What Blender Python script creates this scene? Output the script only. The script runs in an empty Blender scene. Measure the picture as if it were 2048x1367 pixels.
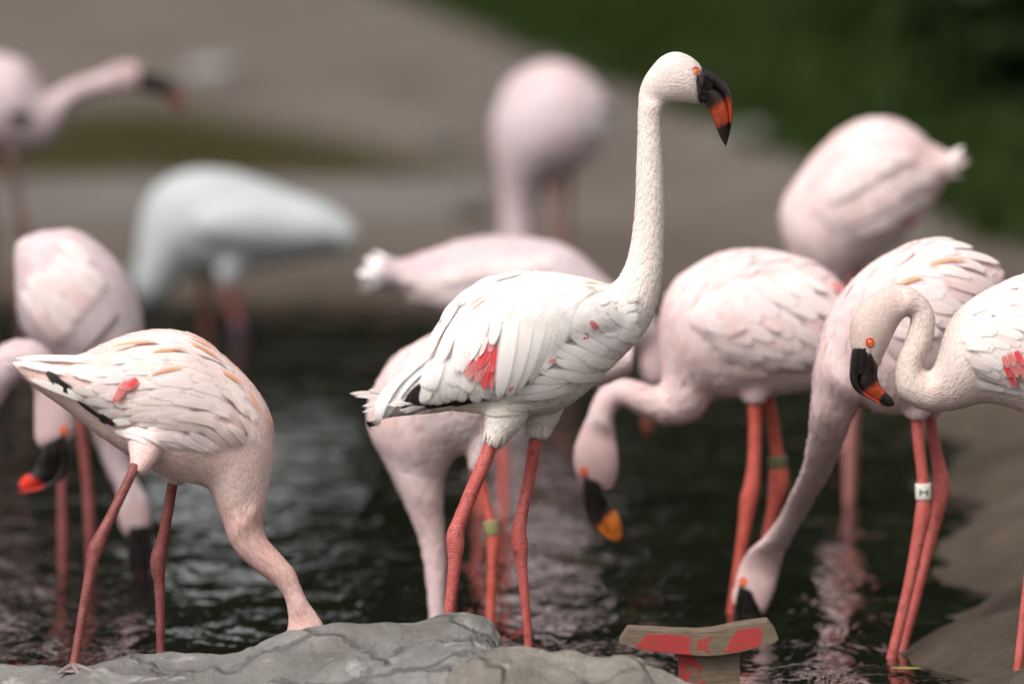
import bpy, bmesh, math, random
import numpy as np
from mathutils import Vector, Matrix, noise as mnoise
from mathutils.bvhtree import BVHTree

random.seed(7)
rng = np.random.default_rng(7)
scene = bpy.context.scene
COL = scene.collection

# ------------------------------------------------------------------ camera, sky, sun, exposure
CAM_H = 1.56                 # eye height above the water
PITCH = math.radians(4.882)
FPX = 16080.0                # focal length in pixels of the 2048 px wide photograph
cam_d = bpy.data.cameras.new('camera')
cam_d.sensor_width = 36.0
cam_d.lens = FPX * 36.0 / 2048.0
cam_d.clip_start = 0.1
cam_d.clip_end = 600.0
cam_d.dof.use_dof = True
cam_d.dof.focus_distance = 12.0
cam_d.dof.aperture_fstop = 2.6
cam = bpy.data.objects.new('camera', cam_d)
COL.objects.link(cam)
cam.location = (0, 0, CAM_H)
cam.rotation_euler = (math.pi / 2 - PITCH, 0, 0)
scene.camera = cam

SUN_EL, SUN_AZ = math.radians(52), math.radians(-145)   # soft light from high on the left, behind the camera
world = bpy.data.worlds.new('World')
scene.world = world
world.use_nodes = True
wn, wl = world.node_tree.nodes, world.node_tree.links
sky = wn.new('ShaderNodeTexSky')
sky.sky_type = 'NISHITA'
sky.sun_disc = False
sky.sun_elevation = SUN_EL
sky.sun_rotation = SUN_AZ
sky.air_density = 1.0
sky.dust_density = 4.0
sky.ozone_density = 1.0
hs = wn.new('ShaderNodeHueSaturation')
hs.inputs['Saturation'].default_value = 0.08
wl.new(sky.outputs[0], hs.inputs['Color'])
wb = wn.new('ShaderNodeMix'); wb.data_type = 'RGBA'; wb.blend_type = 'MULTIPLY'      # warm white balance of the overcast light
wb.inputs[0].default_value = 1.0
wb.inputs[7].default_value = (1.0, 0.945, 0.935, 1.0)
wl.new(hs.outputs[0], wb.inputs[6])
wl.new(wb.outputs[2], wn['Background'].inputs['Color'])
wn['Background'].inputs['Strength'].default_value = 0.10

sun_d = bpy.data.lights.new('sun', 'SUN')
sun_d.energy = 1.5
sun_d.angle = math.radians(30)
sun_d.color = (1.0, 0.95, 0.91)
sun = bpy.data.objects.new('sun', sun_d)
COL.objects.link(sun)
sd = Vector((math.cos(SUN_EL) * math.sin(SUN_AZ), math.cos(SUN_EL) * math.cos(SUN_AZ), math.sin(SUN_EL)))
sun.rotation_euler = sd.to_track_quat('Z', 'Y').to_euler()
sun.location = (-4, -4, 8)

scene.view_settings.view_transform = 'Standard'
scene.view_settings.look = 'None'
scene.view_settings.gamma = 1.0
scene.view_settings.exposure = 0.93
scene.render.engine = 'CYCLES'
scene.cycles.use_denoising = True
scene.cycles.max_bounces = 5
scene.cycles.diffuse_bounces = 2
scene.cycles.glossy_bounces = 2
scene.cycles.transparent_max_bounces = 8

# ------------------------------------------------------------------ helpers
SP, CP = math.sin(PITCH), math.cos(PITCH)
def W(u, v, Y):
    """the point at depth Y (metres from the camera over the ground) seen at picture point u, v"""
    x, y = (u - 1024.0) / FPX, -(v - 683.5) / FPX
    d = (x, CP + y * SP, -SP + y * CP)
    s = Y / d[1]
    return np.array((d[0] * s, Y, CAM_H + d[2] * s))
def pxm(Y):
    return FPX / Y            # pixels per metre at depth Y

def tag(o, label=None, cat=None, group=None, kind=None):
    if label: o['label'] = label
    if cat: o['category'] = cat
    if group: o['group'] = group
    if kind: o['kind'] = kind
    return o
def empty(name, loc):
    o = bpy.data.objects.new(name, None)
    COL.objects.link(o)
    o.location = loc
    o.empty_display_size = 0.05
    return o
def mesh_obj(name, verts, faces, mat, parent=None, origin=None, smooth=True, uv=None):
    me = bpy.data.meshes.new(name)
    v = np.asarray(verts, dtype=float)
    if origin is not None: v = v - np.asarray(origin)
    me.from_pydata(v.tolist(), [], [list(map(int, f)) for f in faces])
    if smooth: me.polygons.foreach_set('use_smooth', [True] * len(me.polygons))
    if uv is not None:
        l = me.uv_layers.new(name='UVMap')
        vi = np.zeros(len(me.loops), dtype=np.int32)
        me.loops.foreach_get('vertex_index', vi)
        l.data.foreach_set('uv', np.asarray(uv)[vi].ravel())
    if mat: me.materials.append(mat)
    me.update()
    o = bpy.data.objects.new(name, me)
    COL.objects.link(o)
    if parent: o.parent = parent
    return o

def catmull(P, n):
    P = np.asarray(P, dtype=float)
    Q = np.vstack([2 * P[0] - P[1], P, 2 * P[-1] - P[-2]])
    out = []
    for i in range(1, len(Q) - 2):
        p0, p1, p2, p3 = Q[i - 1], Q[i], Q[i + 1], Q[i + 2]
        for t in np.arange(n) / n:
            out.append(0.5 * (2 * p1 + (p2 - p0) * t + (2 * p0 - 5 * p1 + 4 * p2 - p3) * t * t + (3 * p1 - p0 - 3 * p2 + p3) * t ** 3))
    out.append(P[-1])
    return np.array(out)

def ring_faces(nr, ns, cap=True):
    f = []
    for i in range(nr - 1):
        for j in range(ns):
            a, b = i * ns + j, i * ns + (j + 1) % ns
            f.append((a, b, b + ns, a + ns))
    if cap:
        f.append(tuple(range(ns))[::-1])
        f.append(tuple((nr - 1) * ns + j for j in range(ns)))
    return f

def loft(ribs, ns=28, n=5, ex=1.0):
    """ribs: rows of (A xyz, B xyz, half depth) -> rings, ring centres, half heights"""
    R = catmull(ribs, n)
    A, B, hd = R[:, 0:3], R[:, 3:6], np.maximum(R[:, 6], 0.0006)
    c, h = (A + B) / 2, (A - B) / 2
    th = np.linspace(0, 2 * np.pi, ns, endpoint=False)
    ct, st = np.cos(th), np.sin(th)
    ct = np.sign(ct) * np.abs(ct) ** ex
    st = np.sign(st) * np.abs(st) ** ex
    V = c[:, None, :] + h[:, None, :] * ct[None, :, None]
    V[:, :, 1] -= hd[:, None] * st[None, :]
    return V.reshape(-1, 3), ring_faces(len(R), ns), c, np.linalg.norm(h, axis=1)

def tube(path, rad, ns=10, n=4):
    D = catmull(np.hstack([np.asarray(path, float), np.asarray(rad, float)[:, None]]), n)
    P, r = D[:, :3], np.maximum(D[:, 3], 1e-4)
    T = np.gradient(P, axis=0)
    T /= np.linalg.norm(T, axis=1)[:, None] + 1e-9
    ref = np.array((0.0, 1.0, 0.0))
    if abs(T[0] @ ref) > 0.9: ref = np.array((1.0, 0, 0))
    V = []
    nrm = ref - T[0] * (ref @ T[0]); nrm /= np.linalg.norm(nrm)
    th = np.linspace(0, 2 * np.pi, ns, endpoint=False)
    for i in range(len(P)):
        nrm = nrm - T[i] * (nrm @ T[i]); nrm /= np.linalg.norm(nrm)
        b = np.cross(T[i], nrm)
        V.append(P[i] + r[i] * (np.cos(th)[:, None] * nrm + np.sin(th)[:, None] * b))
    return np.vstack(V), ring_faces(len(P), ns)

# ------------------------------------------------------------------ materials
class NT:
    def __init__(s, name, rough=0.7):
        s.m = bpy.data.materials.new(name); s.m.use_nodes = True
        s.n, s.l = s.m.node_tree.nodes, s.m.node_tree.links
        s.b = s.n['Principled BSDF']
        s.b.inputs['Roughness'].default_value = rough
        s.tc = s.n.new('ShaderNodeTexCoord')
    def map(s, scale=(1, 1, 1), src='Object'):
        k = s.n.new('ShaderNodeMapping'); k.inputs['Scale'].default_value = scale
        s.l.new(s.tc.outputs[src], k.inputs[0]); return k.outputs[0]
    def noise(s, scale, detail=3, rough=0.5, vec=None, dist=0.0):
        k = s.n.new('ShaderNodeTexNoise')
        k.inputs['Scale'].default_value = scale; k.inputs['Detail'].default_value = detail
        k.inputs['Roughness'].default_value = rough; k.inputs['Distortion'].default_value = dist
        s.l.new(vec if vec is not None else s.tc.outputs['Object'], k.inputs['Vector']); return k.outputs['Fac']
    def voronoi(s, scale, vec=None, feature='F1'):
        k = s.n.new('ShaderNodeTexVoronoi'); k.feature = feature
        k.inputs['Scale'].default_value = scale
        s.l.new(vec if vec is not None else s.tc.outputs['Object'], k.inputs['Vector']); return k.outputs['Distance']
    def attr(s, name):
        k = s.n.new('ShaderNodeAttribute'); k.attribute_name = name; return k.outputs['Fac']
    def rng(s, x, a, b, c=0.0, d=1.0):
        k = s.n.new('ShaderNodeMapRange'); k.clamp = True
        s.l.new(x, k.inputs[0])
        for i, q in enumerate((a, b, c, d)): k.inputs[i + 1].default_value = q
        return k.outputs[0]
    def math(s, op, a, b=None, c=None):
        k = s.n.new('ShaderNodeMath'); k.operation = op
        for i, q in enumerate((a, b, c)):
            if q is None: continue
            if isinstance(q, (int, float)): k.inputs[i].default_value = q
            else: s.l.new(q, k.inputs[i])
        return k.outputs[0]
    def mix(s, f, a, b, blend='MIX'):
        k = s.n.new('ShaderNodeMix'); k.data_type = 'RGBA'; k.blend_type = blend
        for sock, q in ((k.inputs[0], f), (k.inputs[6], a), (k.inputs[7], b)):
            if isinstance(q, (int, float)): sock.default_value = q
            elif isinstance(q, tuple): sock.default_value = (*q, 1.0)
            else: s.l.new(q, sock)
        return k.outputs[2]
    def ramp(s, f, stops):
        k = s.n.new('ShaderNodeValToRGB'); e = k.color_ramp.elements
        while len(e) < len(stops): e.new(0.5)
        for q, (p, c) in zip(e, stops): q.position = p; q.color = (*c, 1)
        s.l.new(f, k.inputs[0]); return k.outputs[0]
    def color(s, c):
        if isinstance(c, tuple): s.b.inputs['Base Color'].default_value = (*c, 1)
        else: s.l.new(c, s.b.inputs['Base Color'])
    def bump(s, h, strength, dist=0.002):
        k = s.n.new('ShaderNodeBump'); k.inputs['Strength'].default_value = strength; k.inputs['Distance'].default_value = dist
        s.l.new(h, k.inputs['Height']); s.l.new(k.outputs[0], s.b.inputs['Normal'])
    def alpha(s, a):
        s.l.new(a, s.b.inputs['Alpha'])
    def translucent(s, col, amt, a=None):
        t = s.n.new('ShaderNodeBsdfTranslucent'); x = s.n.new('ShaderNodeMixShader'); x.inputs[0].default_value = amt
        if isinstance(col, tuple): t.inputs[0].default_value = (*col, 1)
        else: s.l.new(col, t.inputs[0])
        s.l.new(s.b.outputs[0], x.inputs[1]); s.l.new(t.outputs[0], x.inputs[2])
        out = x.outputs[0]
        if a is not None:
            tr = s.n.new('ShaderNodeBsdfTransparent'); y = s.n.new('ShaderNodeMixShader')
            s.l.new(a, y.inputs[0]); s.l.new(tr.outputs[0], y.inputs[1]); s.l.new(out, y.inputs[2]); out = y.outputs[0]
        s.l.new(out, s.n['Material Output'].inputs[0])

def plumage_mat(name, base, tint, amount, neck, head=None, soft=False):
    s = NT(name, 0.8)
    big = s.rng(s.noise(9, 3, 0.55), 0.40, 0.72, 0.0, amount)
    r = s.math('MULTIPLY', s.math('POWER', s.attr('rnd'), 2.0), (0.22 if soft else 0.9) * amount)
    col = s.mix(s.math('ADD', big, r), base, tint)
    z = s.attr('zone')
    nk = s.math('MULTIPLY', s.rng(z, 0.35, 0.85), s.rng(s.math('ADD', s.noise(60, 3), s.math('MULTIPLY', s.attr('rnd'), 0.30)), 0.35, 0.95, 0.35, 1.0))
    col = s.mix(nk, col, neck)
    if head: col = s.mix(s.rng(z, 1.55, 2.0, 0, 0.75), col, head)
    s.color(col)
    s.b.inputs['Specular IOR Level'].default_value = 0.1
    s.bump(s.noise(260, 3), 0.18, 0.0008)
    # vane edges thin out into loose barbs
    al = s.rng(s.math('ADD', s.attr('core'), s.math('MULTIPLY', s.math('SUBTRACT', s.noise(420, 2, .6), 0.5), 0.8)), 0.10, 0.42)
    s.translucent(col, 0.2, al if soft else None)
    return s.m

def feather_mat(name, base, edge, shaft, edge_amt=0.5, rough=0.75, soft=0.78):
    s = NT(name, rough)
    sep = s.n.new('ShaderNodeSeparateXYZ'); s.l.new(s.tc.outputs['UV'], sep.inputs[0])
    au = s.math('ABSOLUTE', s.math('SUBTRACT', s.math('MULTIPLY', sep.outputs[0], 2.0), 1.0))
    barb = s.math('SINE', s.math('ADD', s.math('MULTIPLY', sep.outputs[1], 190.0), s.math('MULTIPLY', au, -34.0)))
    nz = s.noise(90, 3)
    e = s.rng(s.math('ADD', au, s.math('MULTIPLY', nz, 0.5)), 0.65, 1.25, 0.0, edge_amt)
    tipw = s.rng(s.math('ADD', sep.outputs[1], s.math('MULTIPLY', nz, 0.25)), 0.72, 1.12, 0.0, edge_amt)
    col = s.mix(s.math('MAXIMUM', e, tipw), base, edge)
    col = s.mix(s.rng(au, 0.10, 0.04, 0.0, 0.6), col, shaft)
    col = s.mix(s.rng(barb, -1, 1, 0.0, 0.05), col, (0.25, 0.2, 0.18))
    s.color(col)
    s.b.inputs['Specular IOR Level'].default_value = 0.25
    s.bump(s.math('ADD', barb, s.math('MULTIPLY', nz, 1.5)), 0.18, 0.0005)
    end = s.math('SUBTRACT', 1.0, sep.outputs[1])
    edge_d = s.math('MINIMUM', s.math('MULTIPLY', s.math('SUBTRACT', 1.0, au), 2.2), s.math('MULTIPLY', end, 7.0))
    edge_d = s.math('MINIMUM', edge_d, s.math('MULTIPLY', sep.outputs[1], 3.2))
    fr = s.math('ADD', s.math('MULTIPLY', s.math('SUBTRACT', s.noise(330, 2, .6), .5), soft * .5), s.math('MULTIPLY', barb, soft * .10))
    al = s.rng(s.math('ADD', edge_d, fr), 0.0, soft)
    s.translucent(col, 0.2, al)
    return s.m

WHITE, PINKW = (0.86, 0.835, 0.81), (0.80, 0.66, 0.63)
PL = {
 'main': plumage_mat('plumage_white', (0.88, 0.845, 0.80), (0.83, 0.75, 0.67), 0.35, (0.83, 0.72, 0.665), (0.84, 0.73, 0.685), True),
 'salmon': plumage_mat('plumage_salmon', (0.84, 0.665, 0.62), (0.76, 0.48, 0.435), 0.60, (0.67, 0.40, 0.355), None, True),
 'pink': plumage_mat('plumage_pink', (0.66, 0.58, 0.60), (0.64, 0.455, 0.465), 0.55, (0.63, 0.495, 0.50), (0.62, 0.455, 0.45)),
 'rose': plumage_mat('plumage_rose', (0.79, 0.665, 0.655), (0.75, 0.50, 0.485), 0.50, (0.72, 0.545, 0.53), (0.70, 0.50, 0.48)),
 'cream': plumage_mat('plumage_cream', (0.80, 0.705, 0.66), (0.73, 0.56, 0.50), 0.40, (0.70, 0.575, 0.515), (0.72, 0.575, 0.52), True),
 'grey': plumage_mat('plumage_greywhite', (0.53, 0.565, 0.58), (0.44, 0.47, 0.485), 0.35, (0.51, 0.55, 0.57)),
}
FE = {
 'white': feather_mat('feather_white', (0.88, 0.85, 0.825), (0.91, 0.89, 0.87), (0.85, 0.81, 0.78)),
 'warm': feather_mat('feather_warm_white', (0.865, 0.82, 0.775), (0.90, 0.87, 0.835), (0.83, 0.77, 0.71)),
 'cream': feather_mat('feather_cream', (0.85, 0.785, 0.70), (0.89, 0.845, 0.78), (0.80, 0.72, 0.62)),
 'palegrey': feather_mat('feather_pale_grey', (0.74, 0.725, 0.73), (0.86, 0.845, 0.84), (0.76, 0.74, 0.74), 0.7),
 'pink': feather_mat('feather_pink', (0.81, 0.62, 0.60), (0.86, 0.75, 0.735), (0.77, 0.55, 0.52), 0.8),
 'blush': feather_mat('feather_blush', (0.84, 0.715, 0.695), (0.87, 0.79, 0.775), (0.79, 0.63, 0.60), 0.8),
 'peach': feather_mat('feather_peach', (0.87, 0.735, 0.685), (0.90, 0.83, 0.80), (0.80, 0.61, 0.53), 0.8),
 'orange': feather_mat('feather_orange', (0.72, 0.35, 0.18), (0.84, 0.66, 0.55), (0.62, 0.28, 0.15), 0.45, soft=1.2),
 'red': feather_mat('feather_red', (0.68, 0.04, 0.055), (0.80, 0.33, 0.31), (0.8, 0.28, 0.27), 0.5, 0.5, soft=.4),
 'rosered': feather_mat('feather_rose_red', (0.64, 0.16, 0.165), (0.80, 0.48, 0.46), (0.82, 0.45, 0.42), 0.6, 0.5),
 'black': feather_mat('feather_black', (0.012, 0.011, 0.012), (0.02, 0.018, 0.018), (0.03, 0.025, 0.025), 0.3, 0.5),
}
def leg_mat(name, a, b, dirt):
    s = NT(name, 0.5)
    n1 = s.noise(26, 4); n2 = s.noise(95, 5, 0.7)
    col = s.mix(s.rng(n1, 0.35, 0.65), a, b)
    v = s.voronoi(125, s.map((1, 1, 1.9)), 'DISTANCE_TO_EDGE')
    pale = tuple(min(1, q * 1.35 + 0.06) for q in a)
    col = s.mix(s.math('MULTIPLY', s.rng(v, 0.0, 0.12, 0.75, 0.0), s.rng(n1, .35, .55, .1, 1)), col, pale)
    col = s.mix(s.rng(n2, 0.54, 0.66, 0, 0.8), col, dirt)
    s.color(col)
    s.b.inputs['Specular IOR Level'].default_value = 0.4
    s.bump(s.math('ADD', s.rng(v, 0, 0.2), s.math('MULTIPLY', n2, 1.0)), 0.3, 0.0018)
    return s.m
LEG = {'coral': leg_mat('leg_coral', (0.4, 0.074, 0.064), (0.45, 0.11, 0.092), (0.18, 0.045, 0.038)),
       'red': leg_mat('leg_red', (0.42, 0.058, 0.038), (0.43, 0.09, 0.062), (0.23, 0.045, 0.035)),
       'dark': leg_mat('leg_dark_red', (0.15, 0.032, 0.029), (0.21, 0.05, 0.043), (0.08, 0.027, 0.025)),
       'brown': leg_mat('leg_brown', (0.10, 0.05, 0.043), (0.13, 0.068, 0.058), (0.06, 0.035, 0.03)),
       'rose': leg_mat('leg_rose', (0.27, 0.1, 0.09), (0.31, 0.125, 0.11), (0.16, 0.07, 0.06))}
def foot_material():
    s = NT('foot_grey', 0.55); s.color(s.mix(s.noise(120), (0.16, 0.12, 0.12), (0.26, 0.20, 0.20))); return s.m
FOOT = foot_material()
def simple_mat(name, col, col2, rough=0.4, scale=80, bump=0.15, spec=0.5):
    s = NT(name, rough); n = s.noise(scale, 4); s.color(s.mix(s.rng(n, 0.35, 0.65), col, col2)); s.bump(n, bump, 0.001)
    s.b.inputs['Specular IOR Level'].default_value = spec
    return s.m
def bill_mat(name, orange, o0=0.60, o1=0.86, rough=0.36):
    """natural bill pattern along its length (attribute t): black, red-orange band, black tip"""
    s = NT(name, rough)
    side = s.attr('side')
    t = s.math('ADD', s.attr('t'), s.math('MULTIPLY', s.math('SUBTRACT', s.noise(170, 4, 0.7), 0.5), 0.09))
    t = s.math('SUBTRACT', t, s.math('MULTIPLY', side, 0.14))
    blk = s.mix(s.rng(s.noise(90, 4), 0.35, 0.7), (0.006, 0.005, 0.005), (0.018, 0.011, 0.009))
    org = s.mix(s.rng(s.noise(110, 4), 0.38, 0.66), orange, tuple(q * 0.55 for q in orange))
    f = s.math('MULTIPLY', s.rng(t, o0 - 0.05, o0 + 0.03), s.rng(t, o1 + 0.02, o1 - 0.02))
    f = s.math('MULTIPLY', f, s.rng(side, 1.0, 0.90))
    s.color(s.mix(f, blk, org))
    s.bump(s.noise(240, 3), 0.2, 0.0008)
    return s.m
BILL = {'main': bill_mat('bill_black_red', (0.36, 0.05, 0.016), 0.44, 0.63), 'orange': bill_mat('bill_black_orange', (0.80, 0.22, 0.03), 0.44, 0.84),
        'red': bill_mat('bill_black_scarlet', (0.75, 0.04, 0.02), 0.60, 0.86), 'dull': bill_mat('bill_black_rust', (0.22, 0.06, 0.035), 0.62, 0.95),
        'dark': bill_mat('bill_blackish', (0.06, 0.02, 0.02), 0.6, 0.9)}
def eye_material():
    s = NT('eye_orange', 0.03)
    r = s.attr('er')
    s.color(s.ramp(r, [(0.0, (0.004, 0.003, 0.003)), (0.27, (0.004, 0.003, 0.003)), (0.33, (0.85, 0.42, 0.04)), (0.56, (0.85, 0.33, 0.03)), (0.66, (0.62, 0.07, 0.01)), (0.95, (0.30, 0.02, 0.015))]))
    return s.m
EYE = eye_material()
LID = simple_mat('eyelid_crimson', (0.36, 0.05, 0.06), (0.46, 0.12, 0.12), 0.5, 200)
LID2 = simple_mat('eyelid_scarlet', (0.60, 0.05, 0.03), (0.50, 0.06, 0.05), 0.5, 200)

# ------------------------------------------------------------------ birds
def fan(n): return np.linspace(0, 1, n)
def remeshed(V, F, voxel, smooth_it=4):
    me = bpy.data.meshes.new('tmp'); me.from_pydata(np.asarray(V).tolist(), [], [list(map(int, f)) for f in F]); me.update()
    bm = bmesh.new(); bm.from_mesh(me); bmesh.ops.recalc_face_normals(bm, faces=bm.faces); bm.to_mesh(me); bm.free()
    o = bpy.data.objects.new('tmp', me); COL.objects.link(o)
    r = o.modifiers.new('r', 'REMESH'); r.mode = 'VOXEL'; r.voxel_size = voxel; r.use_smooth_shade = True
    k = o.modifiers.new('s', 'SMOOTH'); k.factor = 0.5; k.iterations = smooth_it
    dg = bpy.context.evaluated_depsgraph_get()
    out = bpy.data.meshes.new_from_object(o.evaluated_get(dg))
    bpy.data.objects.remove(o); bpy.data.meshes.remove(me)
    return out

def foot_mesh(p, d, size):
    """three toes joined by a web, resting at p and pointing along d"""
    d = np.array((d[0], d[1], 0.0)); d /= np.linalg.norm(d); s = np.array((-d[1], d[0], 0))
    V, F, tips = [], [], []
    for a in (-0.55, 0, 0.55):
        t = d * math.cos(a) + s * math.sin(a); L = size * (1.0 if a == 0 else 0.88)
        tip = p + t * L
        v, f = tube([p + (0, 0, .006), p + t * L * .5 + (0, 0, .004), tip + (0, 0, .001)], [.0055, .0042, .002], 6, 2)
        o = sum(len(q) for q in V); V.append(v); F += [tuple(i + o for i in q) for q in f]; tips.append(p + t * L * .82)
    for a, b in ((0, 1), (1, 2)):
        m = (tips[a] + tips[b]) / 2 * .93 + p * .07
        base = [p, tips[a], m, tips[b]]
        o = sum(len(q) for q in V)
        V.append(np.array([q + (0, 0, .003) for q in base] + [q + (0, 0, .0008) for q in base]))
        F += [(o, o + 1, o + 2, o + 3), (o + 7, o + 6, o + 5, o + 4)] + [(o + i, o + 4 + i, o + 4 + (i + 1) % 4, o + (i + 1) % 4) for i in range(4)]
    v, f = tube([p + (0, 0, .006), p - d * size * .2 + (0, 0, .004)], [.004, .002], 6, 2)
    o = sum(len(q) for q in V); V.append(v); F += [tuple(i + o for i in q) for q in f]
    return np.vstack(V), F

BED = -0.075
def bird(name, label, cat, Y, ribs, neck_i, head_i, plum, legs, thighs=(), bill=None, eye=None, dy=None, kbody=0.8, ktail=1.3,
         voxel=0.005, lift_k=1.0, lorek=(1.1, .8), group=None, leg_key='coral', bill_key='main', split=(0.5, 0.3, 0.22, 0.2), flake=1.0, cover=2.6, wing=None, wing_t=.011, lid=None, headk=0.66, flake_len=1.0):
    dy = dy or (lambda u, v: 0.0)
    L = [math.hypot(r[0] - r[2], r[1] - r[3]) for r in ribs]
    big = max(L[:neck_i])
    rows, kz = [], []
    for i, r in enumerate(ribs):
        if len(r) > 4: k = r[4]
        elif i < neck_i: k = kbody if L[i] > 0.4 * big else ktail
        elif i < head_i: k = 1.0
        else: k = headk
        off = dy((r[0] + r[2]) / 2, (r[1] + r[3]) / 2) + (r[5] if len(r) > 5 else 0)
        rows.append(np.concatenate([W(r[0], r[1], Y + off), W(r[2], r[3], Y + off), [k * L[i] / 2 / pxm(Y)]]))
        kz.append(0.0 if i < neck_i else (1.0 if i < head_i else 2.0))
    base = W(legs[0][0][0], legs[0][0][1], Y) if legs else rows[0][:3]
    root = empty(name, (base[0], Y, 0.0))
    org = np.array(root.location)
    tag(root, label, cat, group)
    V, F, cen, hh = loft(np.array(rows), 32, 5)
    zone = np.interp(np.arange(len(cen)) / 5.0, np.arange(len(kz)), kz)
    flow = -np.gradient(cen, axis=0)
    V, F = list(V), list(F)
    C_, H_, Z_, D_ = [cen], [hh], [zone], [flow]
    for th in thighs:                                # feathered upper legs: list of (u, v, half width px, depth offset)
        P = [W(a, b, Y + d) for a, b, w, d in th]; R = [w / pxm(Y) for a, b, w, d in th]
        v, f = tube(P, R, 16, 4); o = len(V); V += list(v); F += [tuple(i + o for i in q) for q in f]
        c = catmull(np.array(P), 4); C_.append(c[2:]); H_.append(np.full(len(c) - 2, 0.02)); Z_.append(np.full(len(c) - 2, 0.0)); D_.append(np.gradient(c, axis=0)[2:])
    CC, HH, ZZ, DD = np.vstack(C_), np.concatenate(H_), np.concatenate(Z_), np.vstack(D_)
    DD = DD / (np.linalg.norm(DD, axis=1)[:, None] + 1e-9)
    me = remeshed(np.array(V), F, voxel)
    nv = len(me.vertices); co = np.zeros(nv * 3); me.vertices.foreach_get('co', co); co = co.reshape(-1, 3)
    def near(P):
        out = np.zeros(len(P), dtype=int)
        for a in range(0, len(P), 4000):
            q = P[a:a + 4000]
            out[a:a + 4000] = np.argmin(((q[:, None, :] - CC[None]) ** 2).sum(-1), axis=1)
        return out
    bvh_v, bvh_f = co.tolist(), [tuple(p.vertices) for p in me.polygons]
    at = me.attributes.new('zone', 'FLOAT', 'POINT'); at.data.foreach_set('value', ZZ[near(co)])
    at = me.attributes.new('core', 'FLOAT', 'POINT'); at.data.foreach_set('value', np.ones(nv))
    # flakes: the small overlapping contour feathers that cover the skin
    npl = len(me.polygons); ar = np.zeros(npl); nr = np.zeros(npl * 3); ce = np.zeros(npl * 3)
    me.polygons.foreach_get('area', ar); me.polygons.foreach_get('normal', nr); me.polygons.foreach_get('center', ce)
    nr, ce = nr.reshape(-1, 3), ce.reshape(-1, 3)
    idx = near(ce)
    ln = np.clip(0.15 * HH[idx] + 0.005, 0.007, 0.026) * flake * flake_len
    ln = np.where(ZZ[idx] > 1.6, 0.0062 * flake, ln)
    nk_ = (ZZ[idx] > .5) & (ZZ[idx] <= 1.6)
    ln = np.where(nk_, ln * 1.6, ln)
    wd = np.where(ZZ[idx] > .5, ln * .36, ln * .55)
    dens = cover / (ln * wd)
    n = min(int((ar * dens).sum()), 26000)
    pick = rng.choice(npl, n, p=(ar * dens) / (ar * dens).sum())
    P, N, Ln, Wd, Zn = ce[pick] + rng.normal(0, voxel * .35, (n, 3)), nr[pick], ln[pick] * rng.uniform(.7, 1.25, n), wd[pick] * rng.uniform(.75, 1.2, n), ZZ[idx][pick]
    T = DD[idx[pick]] + rng.normal(0, 0.13, (n, 3))
    T = T - N * (T * N).sum(1)[:, None]; T /= np.linalg.norm(T, axis=1)[:, None] + 1e-9
    B = np.cross(N, T)
    t_ = np.array([0, .35, .75, 1.0]); w_ = np.array([.55, 1, .82, .14]); x_ = np.array([-1, 0, 1.0])
    lift = rng.uniform(0.0, 0.06, n) * lift_k
    FV = np.zeros((n, 4, 3, 3)); OF = np.zeros((n, 4, 3))
    for a in range(4):
        for b in range(3):
            FV[:, a, b] = P + T * (t_[a] * Ln)[:, None] + B * (x_[b] * w_[a] * Wd / 2)[:, None]
            OF[:, a, b] = -0.0005 + (0.0008 + Ln * lift) * t_[a] + 0.0006 * (1 - abs(x_[b]))
    fnear = BVHTree.FromPolygons(bvh_v, bvh_f).find_nearest
    q = FV.reshape(-1, 3); of = OF.ravel()
    for i, p in enumerate(q.tolist()):
        h = fnear(p)
        if h[0] is not None: q[i] = h[0] + h[1] * of[i]
    FV = q.reshape(n, 4, 3, 3)
    tmpl = [(a * 3 + b, a * 3 + b + 1, a * 3 + b + 4, a * 3 + b + 3) for a in range(3) for b in range(2)]
    FF = (np.array(tmpl)[None] + (np.arange(n) * 12)[:, None, None]).reshape(-1, 4)
    pm = bpy.data.meshes.new('plumage')
    fv = FV.reshape(-1, 3) - org
    pm.vertices.add(len(fv)); pm.vertices.foreach_set('co', fv.ravel())
    pm.loops.add(FF.size); pm.loops.foreach_set('vertex_index', FF.ravel().astype(np.int32))
    pm.polygons.add(len(FF)); pm.polygons.foreach_set('loop_start', np.arange(0, FF.size, 4, dtype=np.int32))
    pm.update(calc_edges=True)
    pm.polygons.foreach_set('use_smooth', [True] * len(FF))
    a1 = pm.attributes.new('rnd', 'FLOAT', 'POINT'); a1.data.foreach_set('value', np.repeat(rng.uniform(0, 1, n), 12))
    a2 = pm.attributes.new('zone', 'FLOAT', 'POINT'); a2.data.foreach_set('value', np.repeat(Zn, 12))
    core = np.zeros((4, 3)); core[1, 1], core[2, 1], core[0, 1], core[0, 0], core[0, 2] = 1.0, .75, .8, .3, .3
    a3 = pm.attributes.new('core', 'FLOAT', 'POINT'); a3.data.foreach_set('value', np.tile(core.ravel(), n))
    pm.materials.append(PL[plum])
    # body
    me.vertices.foreach_set('co', (co - org).ravel()); me.update(); me.name = 'body'
    me.materials.clear(); me.materials.append(PL[plum])
    me.polygons.foreach_set('use_smooth', [True] * npl)
    bo = bpy.data.objects.new('body', me); COL.objects.link(bo); bo.parent = root
    po = bpy.data.objects.new('plumage', pm); COL.objects.link(po); po.parent = bo; po['kind'] = 'stuff'
    B_ = {'root': root, 'org': org, 'Y': Y, 'bv': bvh_v, 'bf': bvh_f, 'plum': plum, 'wing': bo}
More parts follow.
